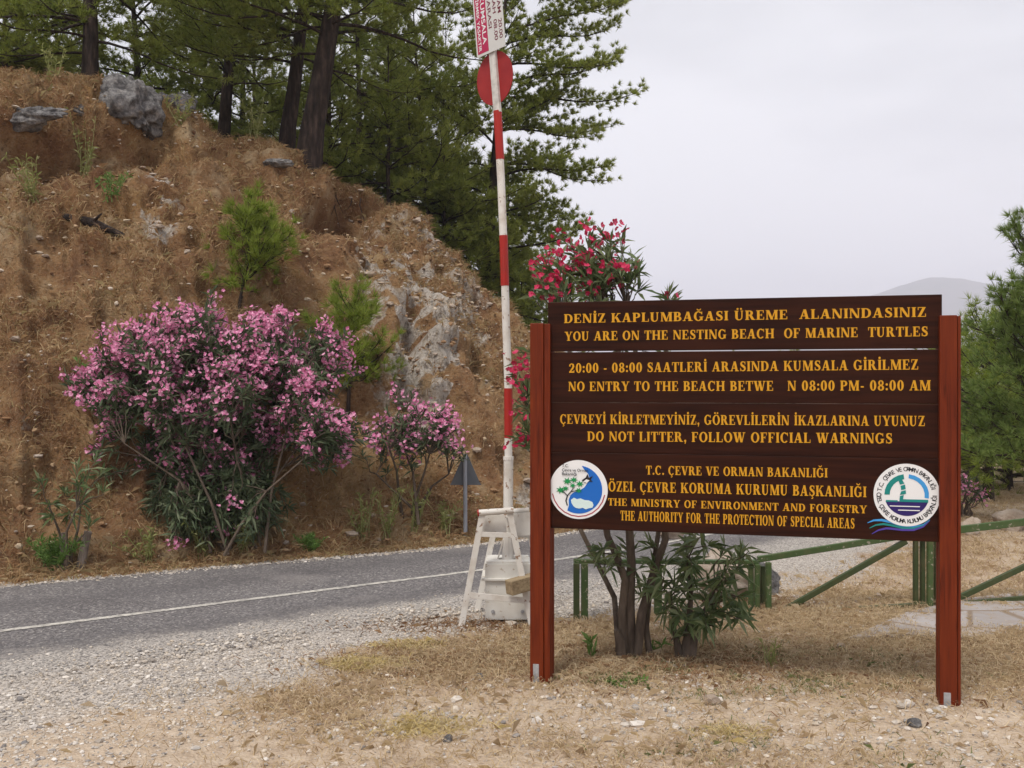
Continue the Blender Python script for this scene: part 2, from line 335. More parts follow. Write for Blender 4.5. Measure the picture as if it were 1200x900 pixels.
for f, cp in (((1.72, 14.05), (490, 272, 20.8)), ((2.15, 14.75), (525, 314, 21.2)), ((2.6, 15.6), (560, 360, 21.6)), ((3.0, 16.5), (592, 418, 22)), ((3.3, 17.5), (622, 470, 22.5)), ((3.55, 18.6), (655, 525, 22.6)), ((3.7, 20), (690, 575, 22.6)), ((3.75, 21.5), (715, 590, 23.6))):
    cols.append((f, tuple(P(*cp))))
K = len(cols); tt = np.linspace(0, K - 1, 420)
tt = np.interp(np.linspace(0, 1, 420), [0, .08, 1], [0, 3, K - 1])
FX = np.array([c[0] for c in cols]); CX = np.array([c[1] for c in cols])
Fi = np.stack([np.interp(tt, np.arange(K), FX[:, k]) for k in (0, 1)], 1); Ci = np.stack([np.interp(tt, np.arange(K), CX[:, k]) for k in range(3)], 1)
for _ in range(2):
    for A in (Fi, Ci): A[60:-1] = (A[59:-2] + 2 * A[60:-1] + A[61:]) / 4 if A is not None else A
HS = 120; HB = 34
ss = np.linspace(0, 1, HS); sb = np.concatenate([np.linspace(.15, 3, 16), np.array([3.6, 4.4, 5.4, 6.6, 8, 10, 12.5, 15, 18, 22, 27, 33, 40, 48, 58, 70, 84, 100])])
HV = np.zeros((len(tt), HS + HB, 3)); rock = np.zeros((len(tt), HS + HB))
dirs = nrm(Ci[:, :2] - Fi)
zf = np.interp(ss, [0, .04, .12, .3, .55, .8, .93, 1], [0, .015, .09, .31, .58, .83, .95, 1])
for j, s in enumerate(ss):
    HV[:, j, :2] = Fi + (Ci[:, :2] - Fi) * s; HV[:, j, 2] = -.05 + (Ci[:, 2] + .05) * zf[j]
for j, s in enumerate(sb):
    HV[:, HS + j, :2] = Ci[:, :2] + dirs * s
    HV[:, HS + j, 2] = (Ci[:, 2] + .1 * min(s, 12)) * (1 - sm(30, 100, s)) - .8 * sm(30, 100, s)
low = sm(.3, 2.5, Ci[:, 2])[:, None]
S2 = np.concatenate([ss, np.ones(HB)])[None, :]
p3 = HV.copy()
big = fbm(p3 * np.array([.55, .55, .55]), 3, 21) - .5; mid = fbm(p3 * 1.6, 4, 31) - .5; fine = fbm(p3 * 6, 3, 41) - .5
rid = np.abs(fbm(p3 * np.array([2.4, 2.4, .7]), 4, 51) - .5) * 2
pxm, pym = px_of(np.where(HV[..., 1:2] < 1, [0, 1, 0], HV))
rock = np.clip(1.0 * np.exp(-((pxm - 500) / 75) ** 2 - ((pym - 395) / 130) ** 2) + .3 * np.exp(-((pxm - 440) / 45) ** 2 - ((pym - 290) / 60) ** 2) + .32 * np.exp(-((pxm - 40) / 80) ** 2 - ((pym - 520) / 120) ** 2)
               + .85 * np.exp(-((pxm - 185) / 30) ** 2 - ((pym - 260) / 60) ** 2) + .8 * np.exp(-((pxm - 640) / 40) ** 2 - ((pym - 590) / 60) ** 2), 0, 1)
env = low * np.minimum(1, S2 * 6)
disp = env * (big * 1.2 * (1 - sm(.8, 1, S2) * .75) + mid * .65 + fine * .2 - np.abs(fbm(p3 * np.array([1.3, 1.3, 2.2]), 3, 71) - .5) * .7 + (fbm(np.stack([np.broadcast_to(tt[:, None] * 5.0, p3.shape[:2]), p3[..., 2] * .5, 0 * p3[..., 0]], -1), 3, 81) - .5) * .5 - rid * rock * .5 + rock * .12 + .15)
nh = np.stack([-dirs[:, 0], -dirs[:, 1], np.full(len(tt), .9)], 1)[:, None, :]; nh = nrm(nh)
for hx, hy, rx, ry, dp in ((402, 246, 34, 20, 1.5), (40, 162, 100, 18, .8), (150, 168, 60, 18, .45), (95, 275, 70, 16, .3), (40, 340, 60, 26, .3), (560, 400, 14, 60, .35), (480, 420, 10, 70, .3), (430, 330, 12, 60, .25)):
    disp -= dp * sm(1.0, .94, S2) * np.exp(-((pxm - hx) / rx) ** 2 - ((pym - hy) / ry) ** 2) * (.6 + .8 * fbm(p3 * 2.5, 2, 7))
HV += nh * disp[..., None]
rockA = rock * sm(.47, .6, fbm(p3 * np.array([3.6, 3.6, 1.7]), 4, 61) + rock * .08)
nj = HS + HB; ii = (np.arange(len(tt) - 1)[:, None] * nj + np.arange(nj - 1)[None]).ravel()
mb = MB(); mb.add(HV.reshape(-1, 3), np.stack([ii, ii + nj, ii + nj + 1, ii + 1], 1))
m = N('bank_soil'); rk = m.attr('rock')
soil = m.ramp(m.noise(1.1, 8, rough=.68), [(.3, (.15, .072, .038)), (.42, (.28, .145, .07)), (.54, (.39, .235, .115)), (.66, (.5, .38, .24))])
soil = m.mix(m.ramp(m.noise(.5, 4, dist=.6), [(.56, (0, 0, 0)), (.68, (.7, .7, .7))]), soil, (.4, .24, .09))
soil = m.mix(m.ramp(m.noise(24, 5, rough=.7), [(.45, (0, 0, 0)), (.75, (.5, .5, .5))]), soil, (.46, .36, .24))
soil = m.mix(m.ramp(m.noise(11, 6, rough=.7), [(.3, (.7, .7, .7)), (.45, (0, 0, 0))]), soil, (.09, .05, .03))
soil = m.mix(m.math('MULTIPLY', m.attr('bare'), m.ramp(m.noise(2.2, 6, rough=.65), [(.38, (.9, .9, .9)), (.66, (.1, .1, .1))])), soil, m.ramp(m.noise(8, 7, rough=.7), [(.35, (.1, .045, .024)), (.65, (.25, .122, .062))]))
rc = m.ramp(m.noise(3.2, 8, m.co((1.3, 1.3, .45)), rough=.7), [(.3, (.2, .14, .09)), (.41, (.44, .36, .28)), (.52, (.68, .63, .57)), (.63, (.56, .49, .41)), (.72, (.36, .23, .12))])
rc = m.mix(m.ramp(m.noise(9, 6, rough=.75), [(.36, (.8, .8, .8)), (.48, (0, 0, 0))]), rc, (.1, .08, .065))
c = m.mix(m.ramp(m.math('ADD', rk, m.math('MULTIPLY', m.math('SUBTRACT', m.noise(5, 8, rough=.7), .5), 1.3)), [(.38, (0, 0, 0)), (.6, (.92, .92, .92))]), soil, rc)
BANK = m.fin(c, .95, m.math('ADD', m.noise(4, 8, rough=.7), m.math('MULTIPLY', m.noise(22, 6, rough=.7), .5)), 1.0, .16, .1)
build('hillside', mb, BANK, smooth=True, attrs={'rock': rockA, 'bare': np.clip(1.0 * np.exp(-((pxm - 100) / 150) ** 2 - ((pym - 195) / 55) ** 2) + .9 * np.exp(-((pxm - 380) / 90) ** 2 - ((pym - 265) / 60) ** 2) + .5 * np.exp(-((pxm - 300) / 120) ** 2 - ((pym - 330) / 60) ** 2), 0, 1)}, kind='structure')
HF = HV.reshape(-1, 3); hpx, hpy = px_of(np.where(HF[:, 1:2] < 1, [0, 1, 0], HF)); FRONT = (np.tile(np.arange(nj), len(tt)) < HS + 2) & (HF[:, 1] > 1)
def hill_at(px, py):
    d = (hpx - px) ** 2 + (hpy - py) ** 2 + np.where(FRONT, 0, 1e9); d = np.where(d < d.min() + 40, d + HF[:, 1], 1e9); return HF[d.argmin()].copy()
def hill_xy(x, y): j = ((HF[:, 0] - x) ** 2 + (HF[:, 1] - y) ** 2).argmin(); return max(HF[j, 2], 0)

# ------------------------------------------------------------------ scatter tools
def blades(P0, L, W, lean, up=None, r=rng, bend=.5):
    n = len(P0); a = r.uniform(0, 2 * math.pi, n); hd = np.stack([np.cos(a), np.sin(a), 0 * a], 1)
    up = np.array([0, 0, 1.]) if up is None else up
    d = nrm(up + hd * (lean * r.uniform(.2, 1.4, n))[:, None]); L = L * r.uniform(.5, 1.25, n)
    side = nrm(np.cross(d, nrm(r.normal(size=(n, 3))))) * (W * r.uniform(.6, 1.3, n))[:, None]
    mid = P0 + d * (L * .55)[:, None]; tip = P0 + nrm(d + hd * bend - np.array([0, 0, .25])) * L[:, None]
    return np.stack([P0 - side, P0 + side, mid + side * .8, tip, mid - side * .8], 1)
ICO = None
def ico():
    global ICO
    if ICO is None:
        t = (1 + 5 ** .5) / 2
        V = nrm(np.array([(-1, t, 0), (1, t, 0), (-1, -t, 0), (1, -t, 0), (0, -1, t), (0, 1, t), (0, -1, -t), (0, 1, -t), (t, 0, -1), (t, 0, 1), (-t, 0, -1), (-t, 0, 1)], float))
        Fc = np.array([(0, 11, 5), (0, 5, 1), (0, 1, 7), (0, 7, 10), (0, 10, 11), (1, 5, 9), (5, 11, 4), (11, 10, 2), (10, 7, 6), (7, 1, 8), (3, 9, 4), (3, 4, 2), (3, 2, 6), (3, 6, 8), (3, 8, 9), (4, 9, 5), (2, 4, 11), (6, 2, 10), (8, 6, 7), (9, 8, 1)])
        ICO = (V, Fc)
    return ICO
def subdiv(V, Fc, k):
    for _ in range(k):
        ed = {}; V = list(map(np.array, V)); out = []
        def md(a, b):
            key = (min(a, b), max(a, b))
            if key not in ed: ed[key] = len(V); V.append(nrm((V[a] + V[b]) / 2))
            return ed[key]
        for a, b, c in Fc: x, y, z = md(a, b), md(b, c), md(c, a); out += [(a, x, z), (b, y, x), (c, z, y), (x, y, z)]
        Fc = out
    return np.array(V), np.array(Fc)
SPH = {k: subdiv(*ico(), k) for k in (1, 3, 4)}
def pebbles(mb, pos, size, r=rng):
    V0, F0 = ico(); n = len(pos); V = V0[None] * (1 + r.uniform(-.28, .28, (n, 12, 1)))
    a = r.uniform(0, 6.28, n); sc_ = np.stack([r.uniform(.8, 1.4, n), r.uniform(.6, 1.0, n), r.uniform(.4, .75, n)], 1) * size[:, None]
    V = V * sc_[:, None]; c, s = np.cos(a)[:, None], np.sin(a)[:, None]
    V = np.stack([V[..., 0] * c - V[..., 1] * s, V[..., 0] * s + V[..., 1] * c, V[..., 2]], -1) + pos[:, None]
    mb.add(V.reshape(-1, 3), (F0[None] + 12 * np.arange(n)[:, None, None]).reshape(-1, 3))
def rock_mb(c, size, seed, amp=.35, lev=4, rot=0, flat=0):
    V, Fc = SPH[lev]; V = V.copy(); r = np.random.default_rng(seed)
    for _ in range(9):
        d = nrm(r.normal(size=3)); h = r.uniform(.55, .85); k = V @ d; V -= np.maximum(k - h, 0)[:, None] * d * .9
    V = V * (1 + amp * (fbm(V * 1.6 + seed, 4, seed) - .5) * 1.2 + amp * .5 * (fbm(V * 5 + seed, 3, seed) - .5))[:, None]
    V = V * np.asarray(size) / 2; ca, sa = math.cos(rot), math.sin(rot)
    V = np.stack([V[:, 0] * ca - V[:, 1] * sa, V[:, 0] * sa + V[:, 1] * ca, V[:, 2]], 1)
    return MB().add(V + np.asarray(c), Fc)
def rock(name, label, c, size, seed, mat, cat='rock', rot=0, group=None, amp=.35, lev=4):
    o = build(name, rock_mb(c, size, seed, amp, lev, rot), mat, loc=(c[0], c[1], c[2] - size[2] / 2), smooth=lev > 3); return tag(o, label, cat, group)

# gravel and dry grass (nobody could count these)
def pick(n, x0, x1, y0, y1, dens, r):
    x = r.uniform(x0, x1, n); y = r.uniform(y0, y1, n); vis = np.abs(x) < .56 * y + .3; x, y = x[vis], y[vis]
    k = r.uniform(0, 1, len(x)) < dens(x, y); return x[k], y[k]
r = np.random.default_rng(3)
def gdens(x, y):
    ro_ = road_off(x, y); n = fbm(np.stack([x, y, 0 * x], -1) * 2.2, 3, 77)
    d = sm(.7, 1.7, ro_) * (.35 + .65 * sm(3.6, 2.2, ro_)) * (1 - .75 * np.clip(grass_mask(x, y), 0, 1)); return d * (.35 + .9 * sm(.35, .65, n)) * sm(10.5, 9.0, y - np.maximum(0, -x) * 0)
x, y = pick(170000, -6, 6.5, 4.1, 11, gdens, r); sz = np.exp(r.normal(math.log(.0074), .45, len(x))); sz = np.clip(sz, .004, .026)
mb = MB(); pebbles(mb, np.stack([x, y, gz(x, y) + sz * .25 + .012 * (road_off(x, y) < 1.6)], 1), sz, r)
tag(build('gravel', mb, STONE, kind='stuff'), 'loose pale gravel spread along the road shoulder and across the foreground', 'gravel')
x, y = pick(5200, -1, 6.5, 5.0, 8.6, lambda x, y: np.clip(.9 * np.exp(-((y - 6.0 + .06 * x) / .33) ** 2) + .3 * np.exp(-((y - 8.3) / .3) ** 2) * (x < 2), 0, 1), r); sz = np.clip(np.exp(r.normal(math.log(.0105), .55, len(x))), .004, .045)
mb = MB(); pebbles(mb, np.stack([x, y, gz(x, y) + sz * .3], 1), sz, r)
tag(build('stone_rubble', mb, STONE, kind='stuff'), 'strip of coarse stone rubble running past the foot of the sign posts', 'rubble')

def field(n, x0, x1, y0, y1, dens, L, W, lean, r, bend=.5):
    x, y = pick(n, x0, x1, y0, y1, dens, r); return blades(np.stack([x, y, gz(x, y) - .005], 1), L, W, lean, r=r, bend=bend)
mb = MB(); gd = lambda x, y: grass_mask(x, y) * sm(1.9, 2.6, road_off(x, y))
mb.polys(field(240000, -3, 6.5, 4.3, 9.6, lambda x, y: gd(x, y) * .85, .1, .0025, 1.5, r, .9))
mb.polys(field(140000, 1, 14, 9.3, 20, lambda x, y: gd(x, y), .1, .0035, 1.3, r, 1.0))
mb.polys(blades(np.stack([(q_ := np.array([O_[i % 10] * t_ + O_[(i + 1) % 10] * (1 - t_) for i, t_ in zip(r.integers(0, 10, 3500), r.uniform(0, 1, 3500))]))[:, 0] + r.normal(0, .09, 3500), q_[:, 1] + r.normal(0, .09, 3500), 0 * q_[:, 0]], 1), .13, .0026, 1.2, r=r, bend=.8))
tag(build('dry_grass', mb, STRAW, kind='stuff'), 'short dry straw coloured grass covering the ground around the sign and gate', 'grass')
mb = MB(); mb.polys(field(90000, -3, 5.5, 5, 9.2, lambda x, y: np.clip(1.3 * gauss(x, y, 1.1, 7.15, .85, .4) + .85 * gauss(x, y, -.25, 7.2, .8, .35) + gauss(x, y, -.3, 8.25, .7, .22) + .5 * gauss(x, y, 2.3, 9, .5, .35) + .25 * gauss(x, y, 3, 7, 2, .7), 0, 1), .1, .0028, 2.0, r, 1.2))
tag(build('withered_grass', mb, STRAW_B, kind='stuff'), 'matted reddish brown withered grass below the oleanders and barrier', 'grass')
mb = MB(); mb.polys(field(50000, -.5, 6, 4.8, 8.5, lambda x, y: np.clip(gauss(x, y, .9, 6.7, .5, .25) + gauss(x, y, 1.7, 6.7, .9, .4) + .7 * gauss(x, y, 2.2, 7.2, .8, .4) + .4 * gauss(x, y, 1.3, 5.4, .6, .3) + .4 * gauss(x, y, 2.8, 5.2, .5, .25), 0, 1) * sm(.44, .6, fbm(np.stack([x, y, 0 * x], -1) * 3, 3, 5)), .07, .0026, 1.2, r))
tag(build('green_ground_cover', mb, leaf_mat('ground_cover', [(.1, .14, .045), (.16, .19, .065), (.26, .26, .11)], .2), kind='stuff'), 'thin greenish ground cover in patches between the sign posts', 'ground cover')
mb = MB()
for px, py, s_, k_ in ((432, 781, .12, 900), (410, 777, .08, 300), (478, 757, .13, 500), (500, 852, .16, 500), (855, 860, .1, 200)):
    g = G(px, py); q = np.stack([r.normal(g[0], s_, k_), r.normal(g[1], s_ * .6, k_)], 1); mb.polys(blades(np.stack([q[:, 0], q[:, 1], gz(q[:, 0], q[:, 1])], 1), .11, .0026, 2.2, r=r, bend=1.0))
tag(build('yellow_straw', mb, leaf_mat('yellow_straw', [(.5, .38, .14), (.6, .48, .22), (.55, .46, .28)], .2), kind='stuff'), 'scattered tufts of bright yellow straw lying on the gravel', 'straw')
# thatch on the bank
n = 230000; jj = np.clip((r.uniform(0, 1, n) ** .9 * (HS + 12)).astype(int), 1, nj - 1); ti = r.integers(40, len(tt) - 3, n)
base = HV[ti, jj] + (HV[np.minimum(ti + 1, len(tt) - 1), jj] - HV[ti, jj]) * r.uniform(0, 1, (n, 1)) + (HV[ti, jj - 1] - HV[ti, jj]) * r.uniform(0, 1, (n, 1))
bx_, by_ = px_of(np.where(base[:, 1:2] < 1, [0, 1, 0], base)); bare = np.clip(1.1 * np.exp(-((bx_ - 110) / 170) ** 2 - ((by_ - 205) / 55) ** 2) + .9 * np.exp(-((bx_ - 380) / 110) ** 2 - ((by_ - 300) / 75) ** 2), 0, 1)
dn = sm(.38, .58, fbm(base * 1.4, 4, 91)) * (1 - .8 * bare) * (1 - .8 * rockA[ti, jj]) + .8 * (jj < 10) + .6 * (jj > HS - 8)
k = r.uniform(0, 1, n) < dn * .85
mb = MB(); mb.polys(blades(base[k], .17, .0042, 1.1, nh[ti[k], 0] * .5 + np.array([0, 0, .7]), r, .55))
tag(build('bank_grass', mb, THATCH, kind='stuff'), 'brown dried grass thatch clinging to the road bank', 'grass')
# verge of dead straw along the bank foot
n = 26000; i0 = r.integers(0, len(FE), n); q = FE[i0] + (FE[np.minimum(i0 + 1, len(FE) - 1)] - FE[i0]) * r.uniform(0, 1, (n, 1)) + CNL[i0] * r.uniform(-.12, .5, (n, 1))
k = (np.abs(q[:, 0]) < q[:, 1] * .6) & (q[:, 1] > 5) & (q[:, 1] < 24)
mb = MB(); q = q[k]; mb.polys(blades(np.stack([q[:, 0], q[:, 1], 0 * q[:, 0] + .0], 1), .1, .004, 1.2, r=r, bend=1.0))
tag(build('verge_grass', mb, THATCH, kind='stuff'), 'strip of dead straw between the asphalt edge and the bank', 'grass')
n = 5000; i0 = r.integers(0, len(FE), n); q = FE[i0] + (FE[np.minimum(i0 + 1, len(FE) - 1)] - FE[i0]) * r.uniform(0, 1, (n, 1)) + CNL[i0] * r.normal(-.2, .07, (n, 1)); k = (np.abs(q[:, 0]) < q[:, 1] * .6) & (q[:, 1] > 5)
mb = MB(); q = q[k]; pebbles(mb, np.stack([q[:, 0], q[:, 1], 0 * q[:, 0] + .008], 1), np.clip(np.exp(r.normal(math.log(.01), .4, len(q))), .004, .03), r)
tag(build('edge_gravel', mb, STONE, kind='stuff'), 'thin line of pale grit along the far edge of the road', 'gravel')
# rubble on the rocky part of the bank
n = 14000; jj = r.integers(1, HS, n); ti = r.integers(60, len(tt) - 3, n); k = r.uniform(0, 1, n) < rockA[ti, jj] * .55 + .012; b_ = HV[ti[k], jj[k]] + r.normal(0, .03, (k.sum(), 3))
mb = MB(); pebbles(mb, b_, np.clip(np.exp(r.normal(math.log(.032), .5, k.sum())), .012, .12), r)
tag(build('bank_rubble', mb, ROCK_P, kind='stuff'), 'broken pale limestone lumps showing through the bank', 'rubble')

n = 15000; jj = r.integers(1, HS + 4, n); ti = r.integers(50, len(tt) - 3, n); b_ = HV[ti, jj] + r.normal(0, .04, (n, 3))
mb = MB(); pebbles(mb, b_, np.clip(np.exp(r.normal(math.log(.018), .5, n)), .006, .06), r)
CLOD = N('soil_clods'); CLOD = CLOD.fin(CLOD.ramp(CLOD.island(), [(0, (.12, .065, .038)), (.3, (.24, .14, .075)), (.6, (.36, .23, .13)), (.85, (.46, .36, .24)), (1, (.56, .49, .41))]), .95, spec=.1)
tag(build('soil_clods', mb, CLOD, kind='stuff'), 'crumbled earth and small stones littering the road bank', 'rubble')
# ------------------------------------------------------------------ pines
def needles(pos, dr, N_, L, W, r, spread=.85):
    n = len(pos); d = nrm(dr[:, None] * 1.0 + r.normal(size=(n, N_, 3)) * spread * .6); L_ = L * r.uniform(.6, 1.2, (n, N_, 1))
    s = nrm(np.cross(d, r.normal(size=(n, N_, 3)))) * W; b = pos[:, None] + d * .01
    return np.stack([b - s, b + s, b + d * L_], 2).reshape(-1, 3, 3)
def pine(name, label, base, h, r0, lean, c0, L, seed, mat, group=None, step=.3, per=2, N_=24, nl=.17, nw=.0085, extra=(), bias=None, cat='tree', bottom=.35, twd=6.0, up0=8, topw=.12):
    r = np.random.default_rng(seed); base = np.asarray(base, float); T = thing(name, label, cat, base, group)
    f = np.linspace(0, 1, 14); wob = np.cumsum(r.normal(0, .04, (14, 2)), 0) * h * .03
    tp = base + np.stack([lean[0] * f ** 1.0 + wob[:, 0], lean[1] * f + wob[:, 1], h * f - .3 * (f == 0)], 1)
    tr = r0 * (1 - f * .93) * (1 + .35 * np.exp(-f * 18)); tb = MB(); tb.tube(tp, tr, 12)
    at = lambda z: np.array([np.interp(z, tp[:, 2] - base[2], tp[:, k]) for k in range(3)])
    pos, dr = [], []
    todo = []; z = c0
    while z < h * .985:
        s = (z - c0) / (h - c0); shp = (1 - s) ** .75 * (bottom + (1 - bottom) * min(1, s / .25)) + topw
        for _ in range(per):
            az = r.uniform(0, 2 * math.pi)
            if bias is not None and r.uniform() < .5: az = r.normal(bias, .6)
            todo.append((z + r.uniform(-.1, .1), az, L * shp * r.uniform(.55, 1.15), up0 + 45 * s + r.normal(0, 9)))
        z += step * r.uniform(.7, 1.3)
    todo += list(extra)
    for z, az, ln, el in todo:
        p = at(min(max(z, .05), h)); e = math.radians(el); hd = np.array([math.cos(az), math.sin(az), 0])
        d = hd * math.cos(e) + np.array([0, 0, math.sin(e)]); pts = [p]; m_ = 7
        for k in range(m_):
            d = nrm(d + np.array([0, 0, (-.10 if k < 4 else .16)]) + r.normal(0, .07, 3)); pts.append(pts[-1] + d * ln / m_)
        pts = np.array(pts); rb = min(.010 + .009 * ln, np.interp(z, f * h, tr) * .6); tb.tube(pts, np.linspace(rb, .006, m_ + 1), 5, cap=False)
        nt_ = max(4, int(ln * twd))
        for q in range(nt_):
            fr = .1 + .9 * (q + r.uniform()) / nt_; x_ = fr * m_; i_ = min(int(x_), m_ - 1); p0 = pts[i_] + (pts[i_ + 1] - pts[i_]) * (x_ - i_)
            dd = nrm(pts[i_ + 1] - pts[i_]); sd = nrm(np.cross(dd, [0, 0, 1.])) * r.choice([-1, 1])
            td = nrm(dd * .7 + sd * r.uniform(.3, 1.1) + np.array([0, 0, r.uniform(-.1, .5)])); tl = (.22 + .4 * ln * (1.08 - fr) * r.uniform(.4, 1))
            tl = min(tl, 1.3); k_ = max(2, int(tl / .12)); tw = p0 + td * np.linspace(0, tl, 3)[:, None] + np.array([[0, 0, 0], [0, 0, 0], [0, 0, .06 * tl]])
            tb.tube(tw, [.006, .005, .003], 3, cap=False)
            for u in np.linspace(.3, 1, k_): pos.append(p0 + td * tl * u + np.array([0, 0, .06 * tl * u * u]) + r.normal(0, .05, 3)); dr.append(nrm(td + np.array([0, 0, .45]) + r.normal(0, .25, 3)))
        pos.append(pts[-1]); dr.append(d)
    build('trunk', tb, BARK, T, smooth=True)
    cb = MB(); cb.polys(needles(np.array(pos), np.array(dr), N_, nl, nw, r)); build('crown', cb, mat, T)
    return T
def crest(px, d): x = (px - 600) / F * d; return np.array([x, d, hill_xy(x, d) - .05])
BKG = 'pines filling the wood behind the bank'
pine('pine_tree', 'pine with the thickest dark trunk leaning right at the bank edge', hill_at(354, 192) + (0, .3, -.1), 11, .235, (1.75, .3), 2.6, 3.6, 1, PINE_D, step=.33, bottom=.8, extra=[(2.3, 2.9, 2.2, 18), (2.9, .3, 3.6, 5), (3.3, 5.6, 3.4, 0), (2.0, .1, 1.9, -5), (3.0, 3.6, 3.2, 6)])
pine('pine_tree', 'pine with the slimmer dark trunk just left of the thickest trunk', crest(333, 20.6), 11, .165, (1.15, .4), 2.4, 3.4, 2, PINE_D, step=.34, bottom=.8, extra=[(2.2, 3.3, 2.8, 5), (2.8, 2.7, 3.0, 10)])
pine('pine_tree', 'pine with dark trunk above the grey outcrop, farthest left on the crest', crest(104, 18.4), 9, .15, (.1, .2), 1.2, 3.0, 3, PINE_D, step=.36, bottom=.9, extra=[(1.0, 3.4, 1.9, 0), (1.6, 3.0, 2.6, 0)])
pine('pine_tree', 'slender pine leaning right in the gap left of the paired trunks', crest(258, 23.5), 9.5, .16, (.8, .2), 2.0, 3.2, 4, PINE, step=.34, bottom=.7)
T5 = [(4.8 + k * .85, -.15 + .22 * math.sin(k * 2.1), ln, el) for k, (ln, el) in enumerate([(2.3, 8), (2.0, 4), (3.1, 4), (2.6, 10), (3.7, 12), (3.2, 10), (3.6, 14), (3.2, 14), (2.8, 16)])]
pine('pine_tree', 'large spreading pine reaching over the sky right of the barrier pole', crest(558, 25.5), 12.5, .2, (.9, .2), 1.6, 3.0, 5, PINE, step=.27, bottom=.55, extra=T5 + [(2.0, -.1, 2.9, 4), (2.8, .15, 2.6, 6), (1.2, -.2, 2.4, 0), (3.6, .1, 2.4, 2), (2.4, -.5, 2.6, 8), (4.2, -.6, 2.9, 10), (5.2, .5, 3.0, 12), (6.1, -.55, 3.2, 14), (7.4, .45, 3.4, 14), (8.6, -.4, 3.2, 16), (9.6, .2, 3.3, 18)], twd=10, N_=32, nw=.0105, nl=.135)
for i, (px, d, h, c0, L, seed, mt) in enumerate([(20, 22, 13, .8, 3.2, 11, PINE_D), (-60, 20, 13, 1.0, 3.2, 27, PINE), (165, 25, 14, 1.2, 3.3, 12, PINE_D), (210, 29, 15, 1.2, 3.4, 13, PINE_D), (425, 25, 14, 1.0, 3.2, 14, PINE_D), (470, 27, 14, .6, 3.3, 15, PINE), (505, 24, 13, .8, 2.8, 16, PINE), (450, 29, 18, .6, 3.2, 71, PINE), (530, 29, 19, .6, 3.0, 72, PINE), (395, 27, 16, .6, 3.0, 73, PINE), (285, 27, 15, .8, 2.8, 74, PINE), (590, 30, 14, .4, 2.6, 75, PINE), (390, 31, 16, 1, 3.6, 17, PINE_D), (300, 32, 16, 1, 3.6, 18, PINE_D), (545, 33, 15, .6, 3.4, 19, PINE_D), (70, 31, 15, 1, 3.5, 20, PINE_D), (600, 35, 13, .4, 3.0, 21, PINE)]):
    pine('pine_tree', 'dense green pine standing in the wood behind the bank crest', crest(px, d), h * .62 + rng.uniform(-.8, 1.2), .1, (rng.normal(0, .5), .2), c0 * .6, L, seed, mt, BKG, step=.33, bottom=.9, N_=19, nw=.0115, nl=.2, twd=5.5)
for i, (px, d, h, L, seed, lab) in enumerate([(385, 22.5, 4.2, 1.6, 31, 'low bushy pine behind the root hollow of the bank edge'), (455, 23, 5, 1.8, 32, 'bushy young pine above the rocky face of the bank'), (520, 24, 5.5, 1.9, 33, 'bushy pine where the crest drops left of the barrier pole'), (610, 27, 5.5, 1.9, 34, 'lower pine right of the barrier pole below the spreading pine'), (655, 30, 5.0, 1.8, 35, 'small distant pine beside the red oleander top')]):
    pine('young_pine', lab, crest(px, d), h, .07, (0, 0), .2, L, seed, PINE, step=.2, bottom=.9, N_=16)
for i, (px, d, h, L, seed) in enumerate([(640, 36, 7, 2.2, 36), (5, 19, 2.6, 1.2, 38)]):
    pine('young_pine', ['distant bushy pine between barrier pole and sign', 'low dark pine at the far left end of the crest'][i], crest(px, d), h, .07, (0, 0), .2, L, seed, [PINE, PINE_D][i], step=.24, bottom=.9)
# bright young pines on the bank
pine('young_pine', 'bright green young pine on the bank above the big pink oleander', hill_at(282, 364), 1.28, .026, (.2, 0), .2, .72, 41, PINE_Y, step=.085, per=2, N_=34, nl=.16, nw=.0055, bottom=.8, twd=11, up0=30, topw=.3)
pine('young_pine', 'bright green young pine right behind the big pink oleander', hill_at(408, 472), 1.2, .026, (.1, 0), .1, .72, 42, PINE_Y, step=.085, per=2, N_=34, nl=.16, nw=.0055, bottom=.8, twd=11, up0=30, topw=.3)
# right side
gp = lambda px, d: np.array([(px - 600) / F * d, d, -.02])
pine('pine_tree', 'tall near pine with pale candle tips cut by the right picture edge', gp(1228, 13.5), 4.05, .09, (.05, 0), .9, 1.2, 51, PINE_R, step=.13, per=3, N_=40, nl=.13, nw=.0052, bottom=.9, twd=10, up0=30, topw=.35)
pine('pine_tree', 'bushy light green pine behind the boulders right of the sign', gp(1158, 17), 2.9, .09, (.1, 0), .75, 1.5, 52, PINE_Y, step=.13, per=3, N_=20, nl=.16, nw=.005, bottom=.95, twd=9, topw=.45)
pine('pine_tree', 'darker pine half hidden by the right post of the sign', gp(1138, 21), 3.1, .09, (0, 0), .5, 1.6, 53, PINE, step=.2, per=3, N_=18, nl=.16, nw=.006, bottom=.9, twd=6)
pine('pine_tree', 'green pine in the gap behind the near pine at the right edge', gp(1215, 22), 4.0, .09, (0, 0), .4, 2.0, 54, PINE_Y, step=.17, per=3, N_=18, nl=.16, nw=.006, bottom=.95, twd=6)
pine('young_pine', 'low dark pine closing the view behind the pale boulders on the right', gp(1183, 19), 2.2, .06, (0, 0), .05, 1.5, 55, PINE, step=.13, per=3, N_=20, nl=.17, nw=.006, bottom=.95, twd=7, topw=.4)
for i, (px, d) in enumerate([(930, 34), (1010, 40), (860, 46)]):
    pine('pine_tree', 'distant pine standing beyond the field behind the sign', gp(px, d), 2.9 + .2 * i, .1, (0, 0), .4, 1.8, 60 + i, PINE, 'pines beyond the field', step=.26, per=2, bottom=.9)

